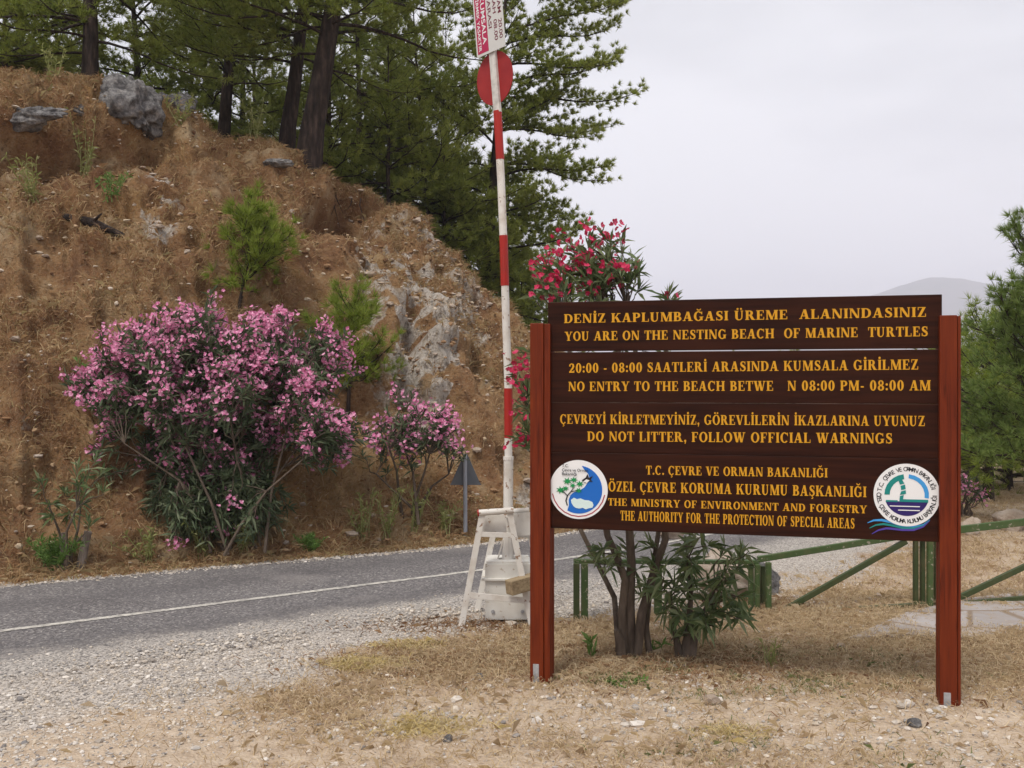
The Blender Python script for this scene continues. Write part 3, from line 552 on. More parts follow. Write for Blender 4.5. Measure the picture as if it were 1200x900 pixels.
# ------------------------------------------------------------------ oleanders
def rhomb(p, d, L, W, r, fold=.25):
    s = nrm(np.cross(d, r.normal(size=d.shape))); n = np.cross(s, d); mid = p + d * (L * .45)[:, None]
    return np.stack([p, mid + s * W[:, None] + n * (W * fold)[:, None], p + d * L[:, None] - np.array([0, 0, .18]) * L[:, None], mid - s * W[:, None] + n * (W * fold)[:, None]], 1)
def oleander(label, base, tips, seed, leaf=OLE, petal=PINKM, nleaf=22, L=.13, W=.011, fl=.8, clus=7, fr=.022, spread=.09, srad=.012, main=(), span=.5, group=None, dirup=.4, name='oleander', fsel=None, flr=.06, nmain=16, nmin=.1, hmin=0):
    r = np.random.default_rng(seed); base = np.asarray(base, float); T = thing(name, label, 'shrub', base, group); sb_ = MB(); lp, ld, fp = [], [], []
    tips = [np.asarray(t, float) for t in tips]
    if not main:
        ta = np.array([t for t in tips if t[2] > base[2] + hmin] or tips); sel = [ta[r.integers(len(ta))]]
        while len(sel) < nmain: dmin = ((ta[:, None] - np.array(sel)[None]) ** 2).sum(-1).min(1); sel.append(ta[dmin.argmax()])
        main = []
        for t in sel:
            b0 = base + np.array([*r.normal(0, spread, 2), -.05]); e = base + (t - base) * .72; v = e - b0; hb = np.linalg.norm(v[:2])
            main.append(([b0, b0 + v * np.array([.22, .22, .33]) + r.normal(0, .02, 3), b0 + v * np.array([.55, .55, .68]) + r.normal(0, .03, 3), e], np.linspace(srad * 1.7, srad * .7, 4)))
        nodes = np.concatenate([np.array(p_)[2:] for p_, _ in main] + [np.array(p_)[2:3] * .5 + np.array(p_)[3:4] * .5 for p_, _ in main])
    else:
        nd = []
        for p_, _ in main:
            p_ = np.asarray(p_)
            for k in range(1, len(p_) - 1): nd += [p_[k], p_[k] * .5 + p_[k + 1] * .5]
            nd.append(p_[-1])
        nodes = np.array([q for q in nd if q[2] > nmin])
    for pts, ra in main: sb_.tube(np.asarray(pts, float), ra, 9)
    for t in tips:
        t = np.asarray(t, float); b = None
        if b is None:
            b = nodes[(((nodes - t) * np.array([1, 1, .75])) ** 2 + 9 * (nodes[:, 2:] > t[2] + .02)).sum(1).argmin()]
        v = t - b; m1 = b + v * .4 + np.array([0, 0, .12 * np.linalg.norm(v[:2])]) + r.normal(0, .03, 3); m2 = b + v * .75 + np.array([0, 0, .08 * np.linalg.norm(v[:2])]) + r.normal(0, .03, 3)
        pts = np.array([b, m1, m2, t]); sb_.tube(pts, [srad * .6, srad * .5, srad * .38, srad * .25], 4, cap=False); dd = nrm(t - m2)
        ln = np.linalg.norm(t - m1); u = 1 - span * r.uniform(0, 1, nleaf) ** 1.3
        for q in u:
            p = m1 + (m2 - m1) * (q / .5) if q < .5 else m2 + (t - m2) * ((q - .5) / .5)
            lp.append(p); ld.append(nrm(dd * r.uniform(.2, 1.0) + r.normal(0, .65, 3) + np.array([0, 0, dirup])))
        if r.uniform() < (fl if fsel is None else fsel(t)):
            for _ in range(r.integers(max(2, clus // 2), clus + 3)): fp.append(t + dd * .03 + r.normal(0, flr, 3))
    build('stems', sb_, OBARK, T, smooth=True)
    lp, ld = np.array(lp), np.array(ld); lb = MB(); lb.polys(rhomb(lp, ld, L * r.uniform(.6, 1.2, len(lp)), W * r.uniform(.7, 1.2, len(lp)), r)); build('leaves', lb, leaf, T)
    if fp:
        fp = np.array(fp); fb = MB(); n = len(fp); ax = nrm(r.normal(size=(n, 3)) + np.array([0, -.6, .5])); u_ = nrm(np.cross(ax, r.normal(size=(n, 3)))); v_ = np.cross(ax, u_)
        for k in range(5):
            a = k * 2 * math.pi / 5; d = u_ * math.cos(a) + v_ * math.sin(a) + ax * .35; s = -u_ * math.sin(a) + v_ * math.cos(a); R_ = fr * r.uniform(.75, 1.2, (n, 1))
            fb.polys(np.stack([fp, fp + d * R_ * .6 + s * R_ * .42, fp + d * R_, fp + d * R_ * .6 - s * R_ * .42], 1))
        build('flowers', fb, petal, T, kind='stuff')
    return T
def dome(c, rad, n, r, lo=.62, zmin=-.9, ns=.25):
    out = []
    while len(out) < n:
        d = nrm(r.normal(size=3))
        if d[2] < zmin: continue
        k = r.uniform(lo ** 3, 1) ** (1 / 3) * (1 - ns + 2 * ns * fbm(d * 1.8 + 3.1, 2, 5)); out.append(np.asarray(c) + d * k * np.asarray(rad))
    return out
r = np.random.default_rng(21)
def clumped(c, rad, nc_, per, r, lo=.75, zmin=-.6, sig=.13):
    out = []
    for q in dome(c, rad, nc_, r, lo, zmin, .35): out += [q + r.normal(0, sig, 3) * r.uniform(.6, 1.3) for _ in range(r.integers(per // 2, per * 3 // 2))]
    return out
BD = 11.9; bb = hill_at(262, 640)
tips = clumped(P(245, 455, BD), (1.2, 1.05, .86), 50, 10, r) + clumped(P(265, 415, BD), (.75, .7, .45), 16, 10, r) + clumped(P(370, 468, BD - .1), (.48, .7, .7), 15, 8, r) + clumped(P(140, 455, BD), (.4, .5, .38), 13, 8, r) + clumped(P(150, 540, BD - .1), (.35, .4, .25), 6, 7, r) + clumped(P(255, 590, BD - .4), (.62, .5, .45), 46, 9, r, .1, -.9) + clumped(P(262, 535, BD - .2), (.72, .5, .36), 34, 9, r, .1, -.9) + clumped(P(200, 510, BD), (.75, .6, .42), 14, 7, r, .3) + clumped(P(388, 525, BD - .1), (.25, .35, .3), 5, 7, r, .3) + dome(P(300, 440, BD), (.9, .7, .5), 70, r, .1)
tips += [P(px, py, BD - .2) for px, py in ((130, 600), (140, 590), (155, 585), (125, 610), (222, 366), (214, 370), (300, 384), (118, 470))]
tips = [t for t in tips if t[2] > bb[2] + .08]
oleander('big round oleander covered in pink blossom at the foot of the bank', bb, tips, 5, OLE_D, PINKM, 22, .17, .0145, clus=26, fr=.026, spread=.2, srad=.0115, span=.95, nmain=24, hmin=1.35, flr=.05, fsel=lambda t: np.interp(t[2], [.7, 1.2, 1.9, 2.6], [.03, .42, .8, .92]))
bs = hill_at(482, 612); sd_ = bs[1]
tips = clumped(P(500, 506, sd_), (.4, .4, .3), 15, 7, r, .5) + clumped(P(468, 520, sd_), (.13, .25, .18), 3, 6, r, .3)
oleander('smaller pink oleander on bare stems beside the triangular road sign', bs, tips, 6, OLE_D, PINKM, 18, .14, .012, clus=19, fr=.027, spread=.06, srad=.014, span=.9, nmain=5, fl=.75, flr=.06, fsel=lambda t: np.interp(t[2], [1.1, 1.35, 1.6], [.2, .6, .8]))
bl = hill_at(82, 665)
tips = [P(px, py, bl[1]) + (0, r.normal(0, .12), 0) for px, py in ((60, 560), (75, 575), (95, 545), (110, 540), (105, 565), (118, 552), (70, 590), (88, 600), (100, 590), (122, 575), (66, 605), (110, 610), (92, 570))]
oleander('sparse young oleander sapling left of the big pink one, few blossoms', bl, tips, 7, OLE, PINKM, 17, .17, .013, clus=4, fr=.024, spread=.04, srad=.012, span=.8, fl=.2, nmain=4)
# red oleander behind the sign, on several bare trunks
ob = np.array([G(742, 771)[0], G(742, 771)[1], gz(*G(742, 771)[:2])]); D = ob[1]
def path(*q, d=D): return [P(x, y, d + dz) for x, y, dz in q]
main = [(path((733, 775, 0), (729, 720, .0), (733, 680, 0), (722, 650, .0), (712, 628, .05), (700, 560, .1), (680, 480, .15), (665, 400, .15)), np.linspace(.036, .016, 8)),
        (path((740, 775, .02), (738, 710, .02), (740, 660, .03), (737, 610, .05), (735, 520, .1), (728, 430, .15), (716, 370, .2)), np.linspace(.042, .016, 7)),
        (path((746, 772, .0), (752, 720, -.02), (765, 675, 0), (780, 632, .02), (772, 540, .1), (750, 440, .15), (735, 360, .15)), np.linspace(.038, .015, 7)),
        (path((762, 772, .03), (757, 735, .05), (762, 690, .1), (775, 600, .15), (790, 500, .2), (780, 400, .2)), np.linspace(.026, .012, 6)),
        (path((726, 770, -.02), (720, 700, .2), (690, 640, .35), (650, 560, .42), (632, 500, .4)), np.linspace(.024, .012, 5)),
        (path((728, 782, -.05), (727, 752, -.06), (722, 738, -.07)), [.05, .035, .02])]
tips = [P(px, py, D + .2 + dz) for px, py, dz in [(r.normal(692, 27), r.normal(318, 20), r.normal(0, .16)) for _ in range(52)] if py > 278 and px > 622]
tips += [P(px, py, D + .15 + r.normal(0, .1)) for px, py in ((690, 282), (700, 276), (716, 284), (727, 290), (740, 300), (750, 318), (728, 278), (742, 312), (752, 338), (670, 290), (655, 300), (640, 325), (630, 340), (645, 345), (668, 325), (684, 300), (710, 300), (788, 352), (783, 348), (623, 345))]
tips += [P(px, py, D + .3 + r.normal(0, .1)) for px, py in ((607, 440), (612, 425), (618, 415), (610, 455), (615, 478), (618, 505), (609, 515), (616, 520), (622, 460), (625, 490))]
tips += [P(r.uniform(640, 800), r.uniform(370, 600), D + .15 + r.normal(0, .22)) for _ in range(60)]
tips += [P(px, py, D + r.normal(0, .12)) for px, py in ((700, 660), (712, 668), (722, 650), (745, 668), (758, 690), (768, 660), (705, 645), (785, 660), (760, 640), (750, 700), (735, 640), (695, 650))]
oleander('red flowering oleander on bare trunks standing right behind the sign', ob, tips, 8, OLE, REDM, 15, .16, .012, clus=12, fr=.026, srad=.01, span=.85, main=main, nmin=.45, flr=.05, fsel=lambda t: .5 if t[2] > 2.55 else (.75 if px_of(t)[0] < 626 and t[2] > 1.5 else .0))
o2 = np.array([G(802, 772)[0], G(802, 772)[1], 0]); D = o2[1]
tips = [P(r.normal(822, 26), r.uniform(635, 738), D + r.normal(0, .17)) for _ in range(30)] + [P(px, py, D - .05) for px, py in ((800, 640), (815, 632), (830, 640), (850, 640), (868, 655), (872, 640), (790, 690), (785, 720), (790, 745), (845, 720), (850, 700), (805, 660), (860, 668))]
main = [(path((803, 778, 0), (806, 745, 0), (810, 700, 0), (806, 655, .02)), [.055, .03, .016, .01]), (path((798, 775, 0), (790, 735, 0), (786, 700, 0)), [.04, .014, .009]), (path((808, 776, 0), (818, 730, -.03), (838, 690, -.04)), [.045, .015, .009])]
oleander('flowerless dark green oleander bush below the sign board', o2, tips, 9, OLE, REDM, 14, .17, .0145, fl=0, srad=.01, span=.9, main=main, dirup=.1)
bp = np.array([P(1128, 628, 15)[0], 15, 0]); tips = dome(bp + (0, 0, .35), (.35, .3, .3), 40, r, .4, -.5)
oleander('little pink oleander behind the boulders right of the sign', bp, tips, 10, OLE_D, PINKM, 12, .12, .01, clus=6, fr=.026, fl=.8)

# ------------------------------------------------------------------ the notice board
DL, DR = 6.65, 6.05; xL, xR = (642 - 600) / F * DL, (1104 - 600) / F * DR
BO = np.array([xL, DL, 0]); er = nrm(np.array([xR - xL, DR - DL, 0])); WID = np.hypot(xR - xL, DR - DL); en = np.array([er[1], -er[0], 0]); ez = np.array([0, 0, 1.])
def onboard(px, py, off=0):
    d = np.array([(px - 600) / F, 1, -(py - 450) / F]); o = np.array([0, 0, EYE]); q = BO + en * off
    t = np.dot(q - o, en) / np.dot(d, en); return o + d * t
m = N('varnished_post'); v = m.co((11, 11, .6), (0, .03, 0)); gr_ = m.noise(3.2, 8, v, .9, .65)
POST = m.fin(m.mix(m.ramp(m.noise(1.8, 3), [(.4, (0, 0, 0)), (.7, (.7, .7, .7))]), m.ramp(gr_, [(.3, (.05, .007, .002)), (.47, (.125, .0175, .004)), (.72, (.2, .034, .007))]), (.15, .024, .0055)), .55, gr_, .15, .004, .16)
m = N('dark_stained_board'); v = m.co((.6, .6, 11), (0, 0, .02)); gr_ = m.noise(3.0, 7, v, .5)
BOARD = m.fin(m.mix(m.ramp(m.noise(1.1, 4), [(.35, (0, 0, 0)), (.75, (.7, .7, .7))]), m.ramp(gr_, [(.3, (.009, .0022, .0012)), (.5, (.025, .0058, .0024)), (.75, (.045, .0112, .0042))]), (.036, .0105, .0045)), .5, gr_, .2, .004, .12)
GOLD = N('yellow_lettering').fin((.62, .3, .012), .55)
m = N('galvanised'); GALV = m.fin(m.ramp(m.noise(30, 4), [(.35, (.3, .3, .31)), (.7, (.48, .48, .49))]), .5, metal=.3)
SG = thing('notice_board', 'dark brown wooden notice board with yellow lettering between two reddish posts', 'sign', BO + er * WID / 2)
zb = [(2.545, 2.218), (2.2105, 1.8785), (1.8775, 1.5465), (1.5455, 1.039)]
AX = (er, -en, ez)
boards = []
for i, (zt, zl) in enumerate(zb):
    b = MB(); b.box(BO + er * (WID / 2 + [.0, .002, -.002, .0][i]) - en * .02 + ez * (zt + zl) / 2, (WID + .0, .04, zt - zl), AX); boards.append(build('board', b, BOARD, SG, bevel=.004))
for a0, a1, zt, bz in ((-.113, .022, 2.405, -.12), (WID - .02, WID + .1, 2.415, -.08)):
    b = MB(); wf = (a1 - a0) * (.68 if a0 < 0 else .83)
    b.box(BO + er * (a0 + wf / 2) + en * .012 + ez * (zt + bz) / 2, (wf, .06, zt - bz), AX)
    b.box(BO + er * (a0 + wf + (a1 - a0 - wf) / 2 + .0015) + en * .002 + ez * (zt + bz - .004) / 2, (a1 - a0 - wf - .003, .068, zt - bz - .004), AX)
    b.box(BO + er * (a0 + a1) / 2 - en * .085 + ez * (zt + bz) / 2, (a1 - a0 - .004, .07, zt - bz - .1), AX)
    po = build('post', b, POST, SG, bevel=.005)
    g0 = gz(*(BO + er * a0)[:2]); s = MB(); s.box(BO + er * (a0 + .042) + en * .0445 + ez * (g0 + .03), (.04, .006, .18 if a0 < 0 else .11), AX); build('steel_shoe', s, GALV, po, bevel=.002)

# --- bold serif capitals made from stems, bars and bowls
TK, TN, SH, SE = .235, .1, .075, .075
def rc(x0, y0, x1, y1): return [[(x0, y0), (x1, y0), (x1, y1), (x0, y1)]]
def dg(x0, y0, x1, y1, w_): return [[(x0, y0), (x0 + w_, y0), (x1 + w_, y1), (x1, y1)]]
def stem(x, y0=0, y1=1, w_=TK, s='tb'):
    o = rc(x, y0, x + w_, y1)
    if 'b' in s: o += rc(x - SE, y0, x + w_ + SE, y0 + SH)
    if 't' in s: o += rc(x - SE, y1 - SH, x + w_ + SE, y1)
    return o
def ring(cx, cy, rx, ry, a0, a1, T=TK, t=TN):
    n = max(6, int(abs(a1 - a0) / 15)); A = np.radians(np.linspace(a0, a1, n + 1)); o = [(cx + rx * math.cos(a), cy + ry * math.sin(a)) for a in A]; i = [(cx + (rx - T) * math.cos(a), cy + (ry - t) * math.sin(a)) for a in A]
    return [[o[k], o[k + 1], i[k + 1], i[k]] for k in range(n)]
def stroke(pts, ws):
    pts = np.array(pts, float); t = nrm(np.gradient(pts, axis=0)); n = np.stack([-t[:, 1], t[:, 0]], 1) * (np.array(ws)[:, None] / 2); a, b = pts + n, pts - n
    return [[tuple(a[k]), tuple(a[k + 1]), tuple(b[k + 1]), tuple(b[k])] for k in range(len(pts) - 1)]
def bowl(x0, xc, cy, rx, ry): return rc(x0, cy + ry - TN, xc, cy + ry) + rc(x0, cy - ry, xc, cy - ry + TN) + ring(xc, cy, rx, ry, -90, 90)
def disc2(cx, cy, r_): return [[(cx + r_ * math.cos(a), cy + r_ * math.sin(a)) for a in np.linspace(0, 2 * math.pi, 12, endpoint=False)]]
Sst = stroke([(.62, .74), (.57, .88), (.48, .95), (.36, .965), (.22, .91), (.17, .77), (.22, .63), (.38, .52), (.54, .41), (.6, .25), (.54, .1), (.38, .035), (.25, .06), (.15, .14), (.1, .28)], [.05, .07, .09, .1, .16, .21, .23, .25, .23, .21, .15, .1, .09, .07, .05])
Cst = ring(.46, .5, .44, .53, 48, 318)
Uu = stem(.08, .3, 1, TK, 't') + stem(.66, .3, 1, TN, 't') + ring(.42, .33, .34, .36, 180, 270) + ring(.42, .33, .34, .36, 270, 360, TN)
GL = {
 'A': (.98, dg(.07, 0, .40, 1, .11) + dg(.60, 0, .36, 1, .25) + rc(.2, .27, .7, .36) + rc(-.01, 0, .28, SH) + rc(.52, 0, .97, SH)),
 'B': (.84, stem(.08) + bowl(.25, .42, .745, .29, .255) + bowl(.25, .44, .27, .34, .27)),
 'C': (.9, Cst + rc(.76, .66, .82, 1.0) + [[(.7, .8), (.82, .66), (.82, .9), (.7, .93)]]),
 'D': (.94, stem(.08) + bowl(.25, .42, .5, .46, .5)),
 'E': (.8, stem(.08) + rc(.2, 1 - SH, .7, 1) + rc(.63, .72, .7, 1) + rc(.3, .46, .54, .54) + rc(.48, .37, .54, .63) + rc(.2, 0, .74, SH) + rc(.67, 0, .74, .29)),
 'F': (.76, stem(.08) + rc(.2, 1 - SH, .7, 1) + rc(.63, .72, .7, 1) + rc(.3, .46, .54, .54) + rc(.48, .37, .54, .63)),
 'G': (.98, Cst + rc(.76, .68, .82, 1.0) + [[(.7, .8), (.82, .68), (.82, .9), (.7, .93)]] + rc(.63, .05, .86, .44) + rc(.55, .38, .94, .45)),
 'H': (1.02, stem(.08) + stem(.68) + rc(.28, .45, .72, .55)),
 'I': (.42, stem(.09)), 'K': (1.0, stem(.08) + dg(.28, .42, .68, 1, .12) + dg(.66, 0, .36, .58, .26) + rc(.56, 0, 1.0, SH) + rc(.58, 1 - SH, .92, 1)),
 'L': (.78, stem(.08) + rc(.2, 0, .72, SH) + rc(.65, 0, .72, .32)),
 'M': (1.2, stem(.1, w_=.1) + stem(.86) + dg(.48, 0, .1, 1, .24) + dg(.52, 0, .86, 1, .1)),
 'N': (1.0, stem(.1, w_=.1) + stem(.78, w_=.1, s='t') + dg(.64, 0, .06, 1, .25)),
 'O': (.98, ring(.48, .5, .46, .53, 0, 360)), 'P': (.82, stem(.08) + bowl(.25, .42, .71, .35, .29)),
 'R': (.97, stem(.08) + bowl(.25, .42, .73, .32, .27) + dg(.62, 0, .36, .5, .27) + rc(.62, 0, .97, SH)),
 'S': (.74, Sst + rc(.57, .68, .64, .99) + rc(.07, .01, .14, .34)),
 'T': (.84, stem(.3, s='b') + rc(.02, 1 - SH, .82, 1) + rc(.02, .68, .1, 1) + rc(.74, .68, .82, 1)),
 'U': (.94, Uu), 'V': (.94, dg(.36, 0, .05, 1, .25) + dg(.46, 0, .74, 1, .1) + rc(-.03, 1 - SH, .4, 1) + rc(.64, 1 - SH, .94, 1)),
 'W': (1.36, dg(.3, 0, .05, 1, .25) + dg(.42, 0, .64, 1, .1) + dg(.78, 0, .53, 1, .25) + dg(.9, 0, 1.14, 1, .1) + rc(-.03, 1 - SH, .4, 1) + rc(1.04, 1 - SH, 1.34, 1) + rc(.5, 1 - SH, .86, 1)),
 'Y': (.94, dg(.34, .42, .05, 1, .25) + dg(.48, .42, .74, 1, .1) + rc(.35, 0, .58, .46) + rc(.26, 0, .67, SH) + rc(-.03, 1 - SH, .4, 1) + rc(.64, 1 - SH, .94, 1)),
 'Z': (.8, rc(.06, 1 - SH, .74, 1) + rc(.06, .7, .13, 1) + rc(.04, 0, .76, SH) + rc(.69, 0, .76, .32) + dg(.04, 0, .5, 1, .25)),
 '0': (.76, ring(.38, .5, .34, .53, 0, 360)), '8': (.76, ring(.38, .75, .29, .27, 0, 360, .19) + ring(.38, .26, .34, .28, 0, 360)),
 '2': (.76, stroke([(.12, .68), (.16, .88), (.36, .96), (.54, .86), (.58, .68), (.46, .46), (.26, .24), (.1, .06)], [.2, .14, .1, .2, .23, .2, .15, .1]) + rc(.06, 0, .68, .16) + rc(.61, 0, .68, .28)),
 '.': (.32, disc2(.16, .1, .12)), ',': (.34, disc2(.17, .1, .12) + [[(.17, .06), (.28, .1), (.2, -.2), (.1, -.2)]]), ':': (.34, disc2(.17, .13, .12) + disc2(.17, .6, .12)), '-': (.44, rc(.06, .3, .38, .44)), ' ': (.42, [])}
def acc(b, extra): return (GL[b][0], GL[b][1] + extra)
GL['İ'] = acc('I', disc2(.205, 1.19, .12)); GL['Ö'] = acc('O', disc2(.32, 1.2, .1) + disc2(.64, 1.2, .1)); GL['Ü'] = acc('U', disc2(.3, 1.2, .1) + disc2(.62, 1.2, .1))
GL['Ğ'] = acc('G', ring(.5, 1.3, .22, .2, 180, 360, .09, .1)); ced = lambda x: stroke([(x, .02), (x, -.08), (x + .1, -.14), (x + .06, -.24), (x - .1, -.25)], [.1, .1, .1, .09, .06])
GL['Ç'] = acc('C', ced(.46)); GL['Ş'] = acc('S', ced(.38))
def serif(mb, text, p0, p1, cap, en_, lift=.0012, th=.0016):
    ex = nrm(p1 - p0); ey = nrm(np.cross(en_, ex)); wt = sum(GL[c][0] for c in text) + .07 * (len(text) - 1); sx = np.linalg.norm(p1 - p0) / wt; x = 0; k = 0
    for c in text:
        for q in GL[c][1]:
            k += 1; mb.prism([((x + a) * sx, b * cap) for a, b in q], p0, ex, ey, en_, th + (k % 11) * .00012, lift=lift)
        x += GL[c][0] + .07
LINES = [(0, 'DENİZ KAPLUMBAĞASI ÜREME  ALANINDASINIZ', (661, 378.7), (1085.5, 371.2), 10.9), (0, 'YOU ARE ON THE NESTING BEACH  OF MARINE  TURTLES', (662, 399.4), (1087.7, 394), 11),
 (1, '20:00 - 08:00 SAATLERİ ARASINDA KUMSALA GİRİLMEZ', (666.6, 436.9), (1076.3, 433), 11.4), (1, 'NO ENTRY TO THE BEACH BETWE   N 08:00 PM- 08:00 AM', (666, 458.3), (1091, 457.5), 11.4),
 (2, 'ÇEVREYİ KİRLETMEYİNİZ, GÖREVLİLERİN İKAZLARINA UYUNUZ', (656.3, 496.5), (1084, 499.3), 11.4), (2, 'DO NOT LITTER, FOLLOW OFFICIAL WARNINGS', (688.3, 516.8), (1046, 519.7), 11.6),
 (3, 'T.C. ÇEVRE VE ORMAN BAKANLIĞI', (757, 556), (970, 559.5), 10.5), (3, 'ÖZEL ÇEVRE KORUMA KURUMU BAŞKANLIĞI', (713, 575.6), (1015.5, 582.6), 12), (3, 'THE MINISTRY OF ENVIRONMENT AND FORESTRY', (712.5, 592.2), (1016, 601.6), 8.8), (3, 'THE AUTHORITY FOR THE PROTECTION OF SPECIAL AREAS', (727, 609.6), (1001.6, 619.4), 11.6)]
for bi, tx, a, b_, cp in LINES:
    p0, p1 = onboard(*a), onboard(*b_); mb = MB(); d_ = (p0[1] + p1[1]) / 2; serif(mb, tx, p0, p1, cp * d_ / F, en); build('lettering', mb, GOLD, boards[bi])

# sans text from the built-in font
_tc = {}
def sans(text):
    if text not in _tc:
        cu = bpy.data.curves.new('t', 'FONT'); cu.body = text; cu.offset = .013; ob = bpy.data.objects.new('t', cu); COL.objects.link(ob)
        dg_ = bpy.context.evaluated_depsgraph_get(); me = ob.evaluated_get(dg_).to_mesh()
        V = np.array([v.co[:2] for v in me.vertices]).reshape(-1, 2); Fc = [tuple(p.vertices) for p in me.polygons]
        bpy.data.objects.remove(ob); bpy.data.curves.remove(cu); _tc[text] = (V, Fc)
    return _tc[text]
def put(mb, V, Fc, O, ex, ey):
    W3 = O + V[:, :1] * ex + V[:, 1:2] * ey
    by = {}
    for f in Fc: by.setdefault(len(f), []).append(f)
    b0 = mb.n; mb.add(W3, np.array(list(by.values())[0]))
    for fl_ in list(by.values())[1:]: mb.f.append(np.array(fl_) + b0); mb.mi.append(np.zeros(len(fl_), int))
def sans_fit(mb, text, O, ex, ey, width, height):
    V, Fc = sans(text); V = V.copy(); V[:, 0] -= V[:, 0].min(); V[:, 0] *= width / V[:, 0].max(); hh = .73; V[:, 1] *= height / hh; put(mb, V, Fc, O, ex, ey)
flat = lambda n, c, r_=.5: N(n).fin(c, r_)
WHITE = flat('white_enamel', (.78, .78, .78), .35); BLUE = flat('emblem_blue', (.01, .13, .5)); GREEN = flat('emblem_green', (.01, .25, .07)); BLACK = flat('emblem_black', (.015, .015, .02)); NAVY = flat('emblem_navy', (.025, .012, .12)); TEAL = flat('emblem_teal', (.01, .22, .2)); SKYB = flat('emblem_sky_blue', (.05, .3, .65)); MAROON = flat('emblem_maroon', (.35, .03, .05)); PALE = flat('emblem_pale', (.62, .76, .74))
def circ(r_, n=64, a0=0, a1=360, cx=0, cy=0): return [(cx + r_ * math.cos(a), cy + r_ * math.sin(a)) for a in np.radians(np.linspace(a0, a1, n, endpoint=(a1 - a0 != 360)))]
def emblem(px, py, rpx, d):
    O = onboard(px, py); R_ = rpx * d / F; b = MB(); b.prism(circ(R_), O, er, ez, en, .004, lift=.001); return O, R_, build('emblem', b, WHITE, SG)
def fig(par, mat, name, polys, O, R_, lift, th=.0008, conv=None):
    b = MB()
    for k, p in enumerate(polys): b.prism(np.array([conv(q) if conv else q for q in p]) * R_, O, er, ez, en, th + (k % 7) * .00008, lift=lift)
    return build(name, b, mat, par)
O, R_, E1 = emblem(678, 573.6, 34.5, 6.6); c1 = lambda q: ((q[0] - 165) / 98., (687 - q[1]) / 98.)
fig(E1, MAROON, 'rim_line', ring(0, 0, .93, .93, 190, 350, .035, .035), O, R_, .0055)
arc = [(165 + 80 * math.cos(a), 687 - 80 * math.sin(a)) for a in np.radians(np.linspace(82, -118, 40))]
arc_in = [(133, 740), (132, 722), (138, 706), (150, 696), (168, 690), (184, 680), (196, 664), (202, 648), (198, 634), (186, 622)]
fig(E1, BLUE, 'blue_water', [arc + arc_in], O, R_, .0055, conv=c1)
fig(E1, PALE, 'map_shape', [[(140, 722), (150, 714), (160, 719), (172, 716), (186, 721), (200, 722), (212, 727), (216, 737), (212, 746), (200, 748), (190, 752), (180, 747), (168, 750), (156, 748), (148, 742), (142, 732)]], O, R_, .0075, conv=c1)
lv = []
rr = np.random.default_rng(4)
for cx, cy, s in ((105, 690, 17), (128, 660, 17), (150, 655, 14), (170, 668, 15), (166, 690, 13), (122, 684, 12), (146, 674, 12)):
    lv.append([(cx + (s if k % 2 == 0 else s * .42) * math.cos(a), cy + (s if k % 2 == 0 else s * .42) * .8 * math.sin(a)) for k, a in enumerate(np.linspace(0, 2 * math.pi, 14, endpoint=False) + rr.uniform(0, 1))])
fig(E1, GREEN, 'leaf_shapes', lv, O, R_, .0085, conv=c1)
fig(E1, BLACK, 'stem_lines', stroke([(128, 741), (123, 725), (128, 708), (140, 694), (150, 680)], [4, 4, 3.5, 3, 2]) + stroke([(128, 708), (118, 698), (110, 692)], [3, 3, 2]) + stroke([(140, 694), (152, 692), (164, 690)], [3, 2.5, 2]), O, R_, .0095, conv=c1)
fig(E1, BLACK, 'bird_shape', [[(176, 656), (190, 646), (196, 634), (201, 647), (214, 640), (206, 653), (214, 660), (200, 659), (188, 664)]], O, R_, .0095, conv=c1)
fig(E1, WHITE, 'bird_breast', [[(182, 660), (192, 652), (203, 655), (194, 664)]], O, R_, .0115, conv=c1)
b = MB()
for tx, x, y, wd in (('T.C.', 110, 613, 22), ('Çevre ve Orman', 110, 627, 88), ('Bakanlığı', 110, 640, 50)): q = c1((x, y)); sans_fit(b, tx, O + er * q[0] * R_ + ez * q[1] * R_ + en * .0125, er, ez, wd / 98 * R_, .1 * R_)
build('emblem_lettering', b, BLACK, E1)
O, R_, E2 = emblem(1062.3, 580, 36.5, 6.12); c2 = lambda q: ((q[0] - 573) / 104., (698 - q[1]) / 104.)
fig(E2, TEAL, 'green_arc', ring(0, 0, .67, .67, 98, 180, .16, .16) + [[c2(p) for p in ((508, 716), (545, 716), (545, 722), (508, 722))]], O, R_, .0055)
fig(E2, SKYB, 'blue_arc', ring(0, 0, .67, .67, -8, 84, .13, .13), O, R_, .0055)
fig(E2, NAVY, 'navy_water', [circ(.67, 30, 198, 342)], O, R_, .0055)
fig(E2, TEAL, 'green_tower', [[c2(p) for p in ((548, 652), (556, 642), (566, 660), (552, 664))], [c2(p) for p in ((554, 668), (568, 663), (570, 678), (556, 682))], [c2(p) for p in ((556, 686), (570, 682), (571, 694), (552, 698))], [c2(p) for p in ((552, 702), (564, 698), (562, 712), (640, 712), (640, 721), (550, 721))]], O, R_, .0065)
fig(E2, WHITE, 'wave_lines', [[c2(p) for p in ((520, 734), (614, 734), (614, 737), (520, 737))], [c2(p) for p in ((546, 747), (614, 747), (614, 750), (546, 750))]], O, R_, .0075)
b = MB(); 
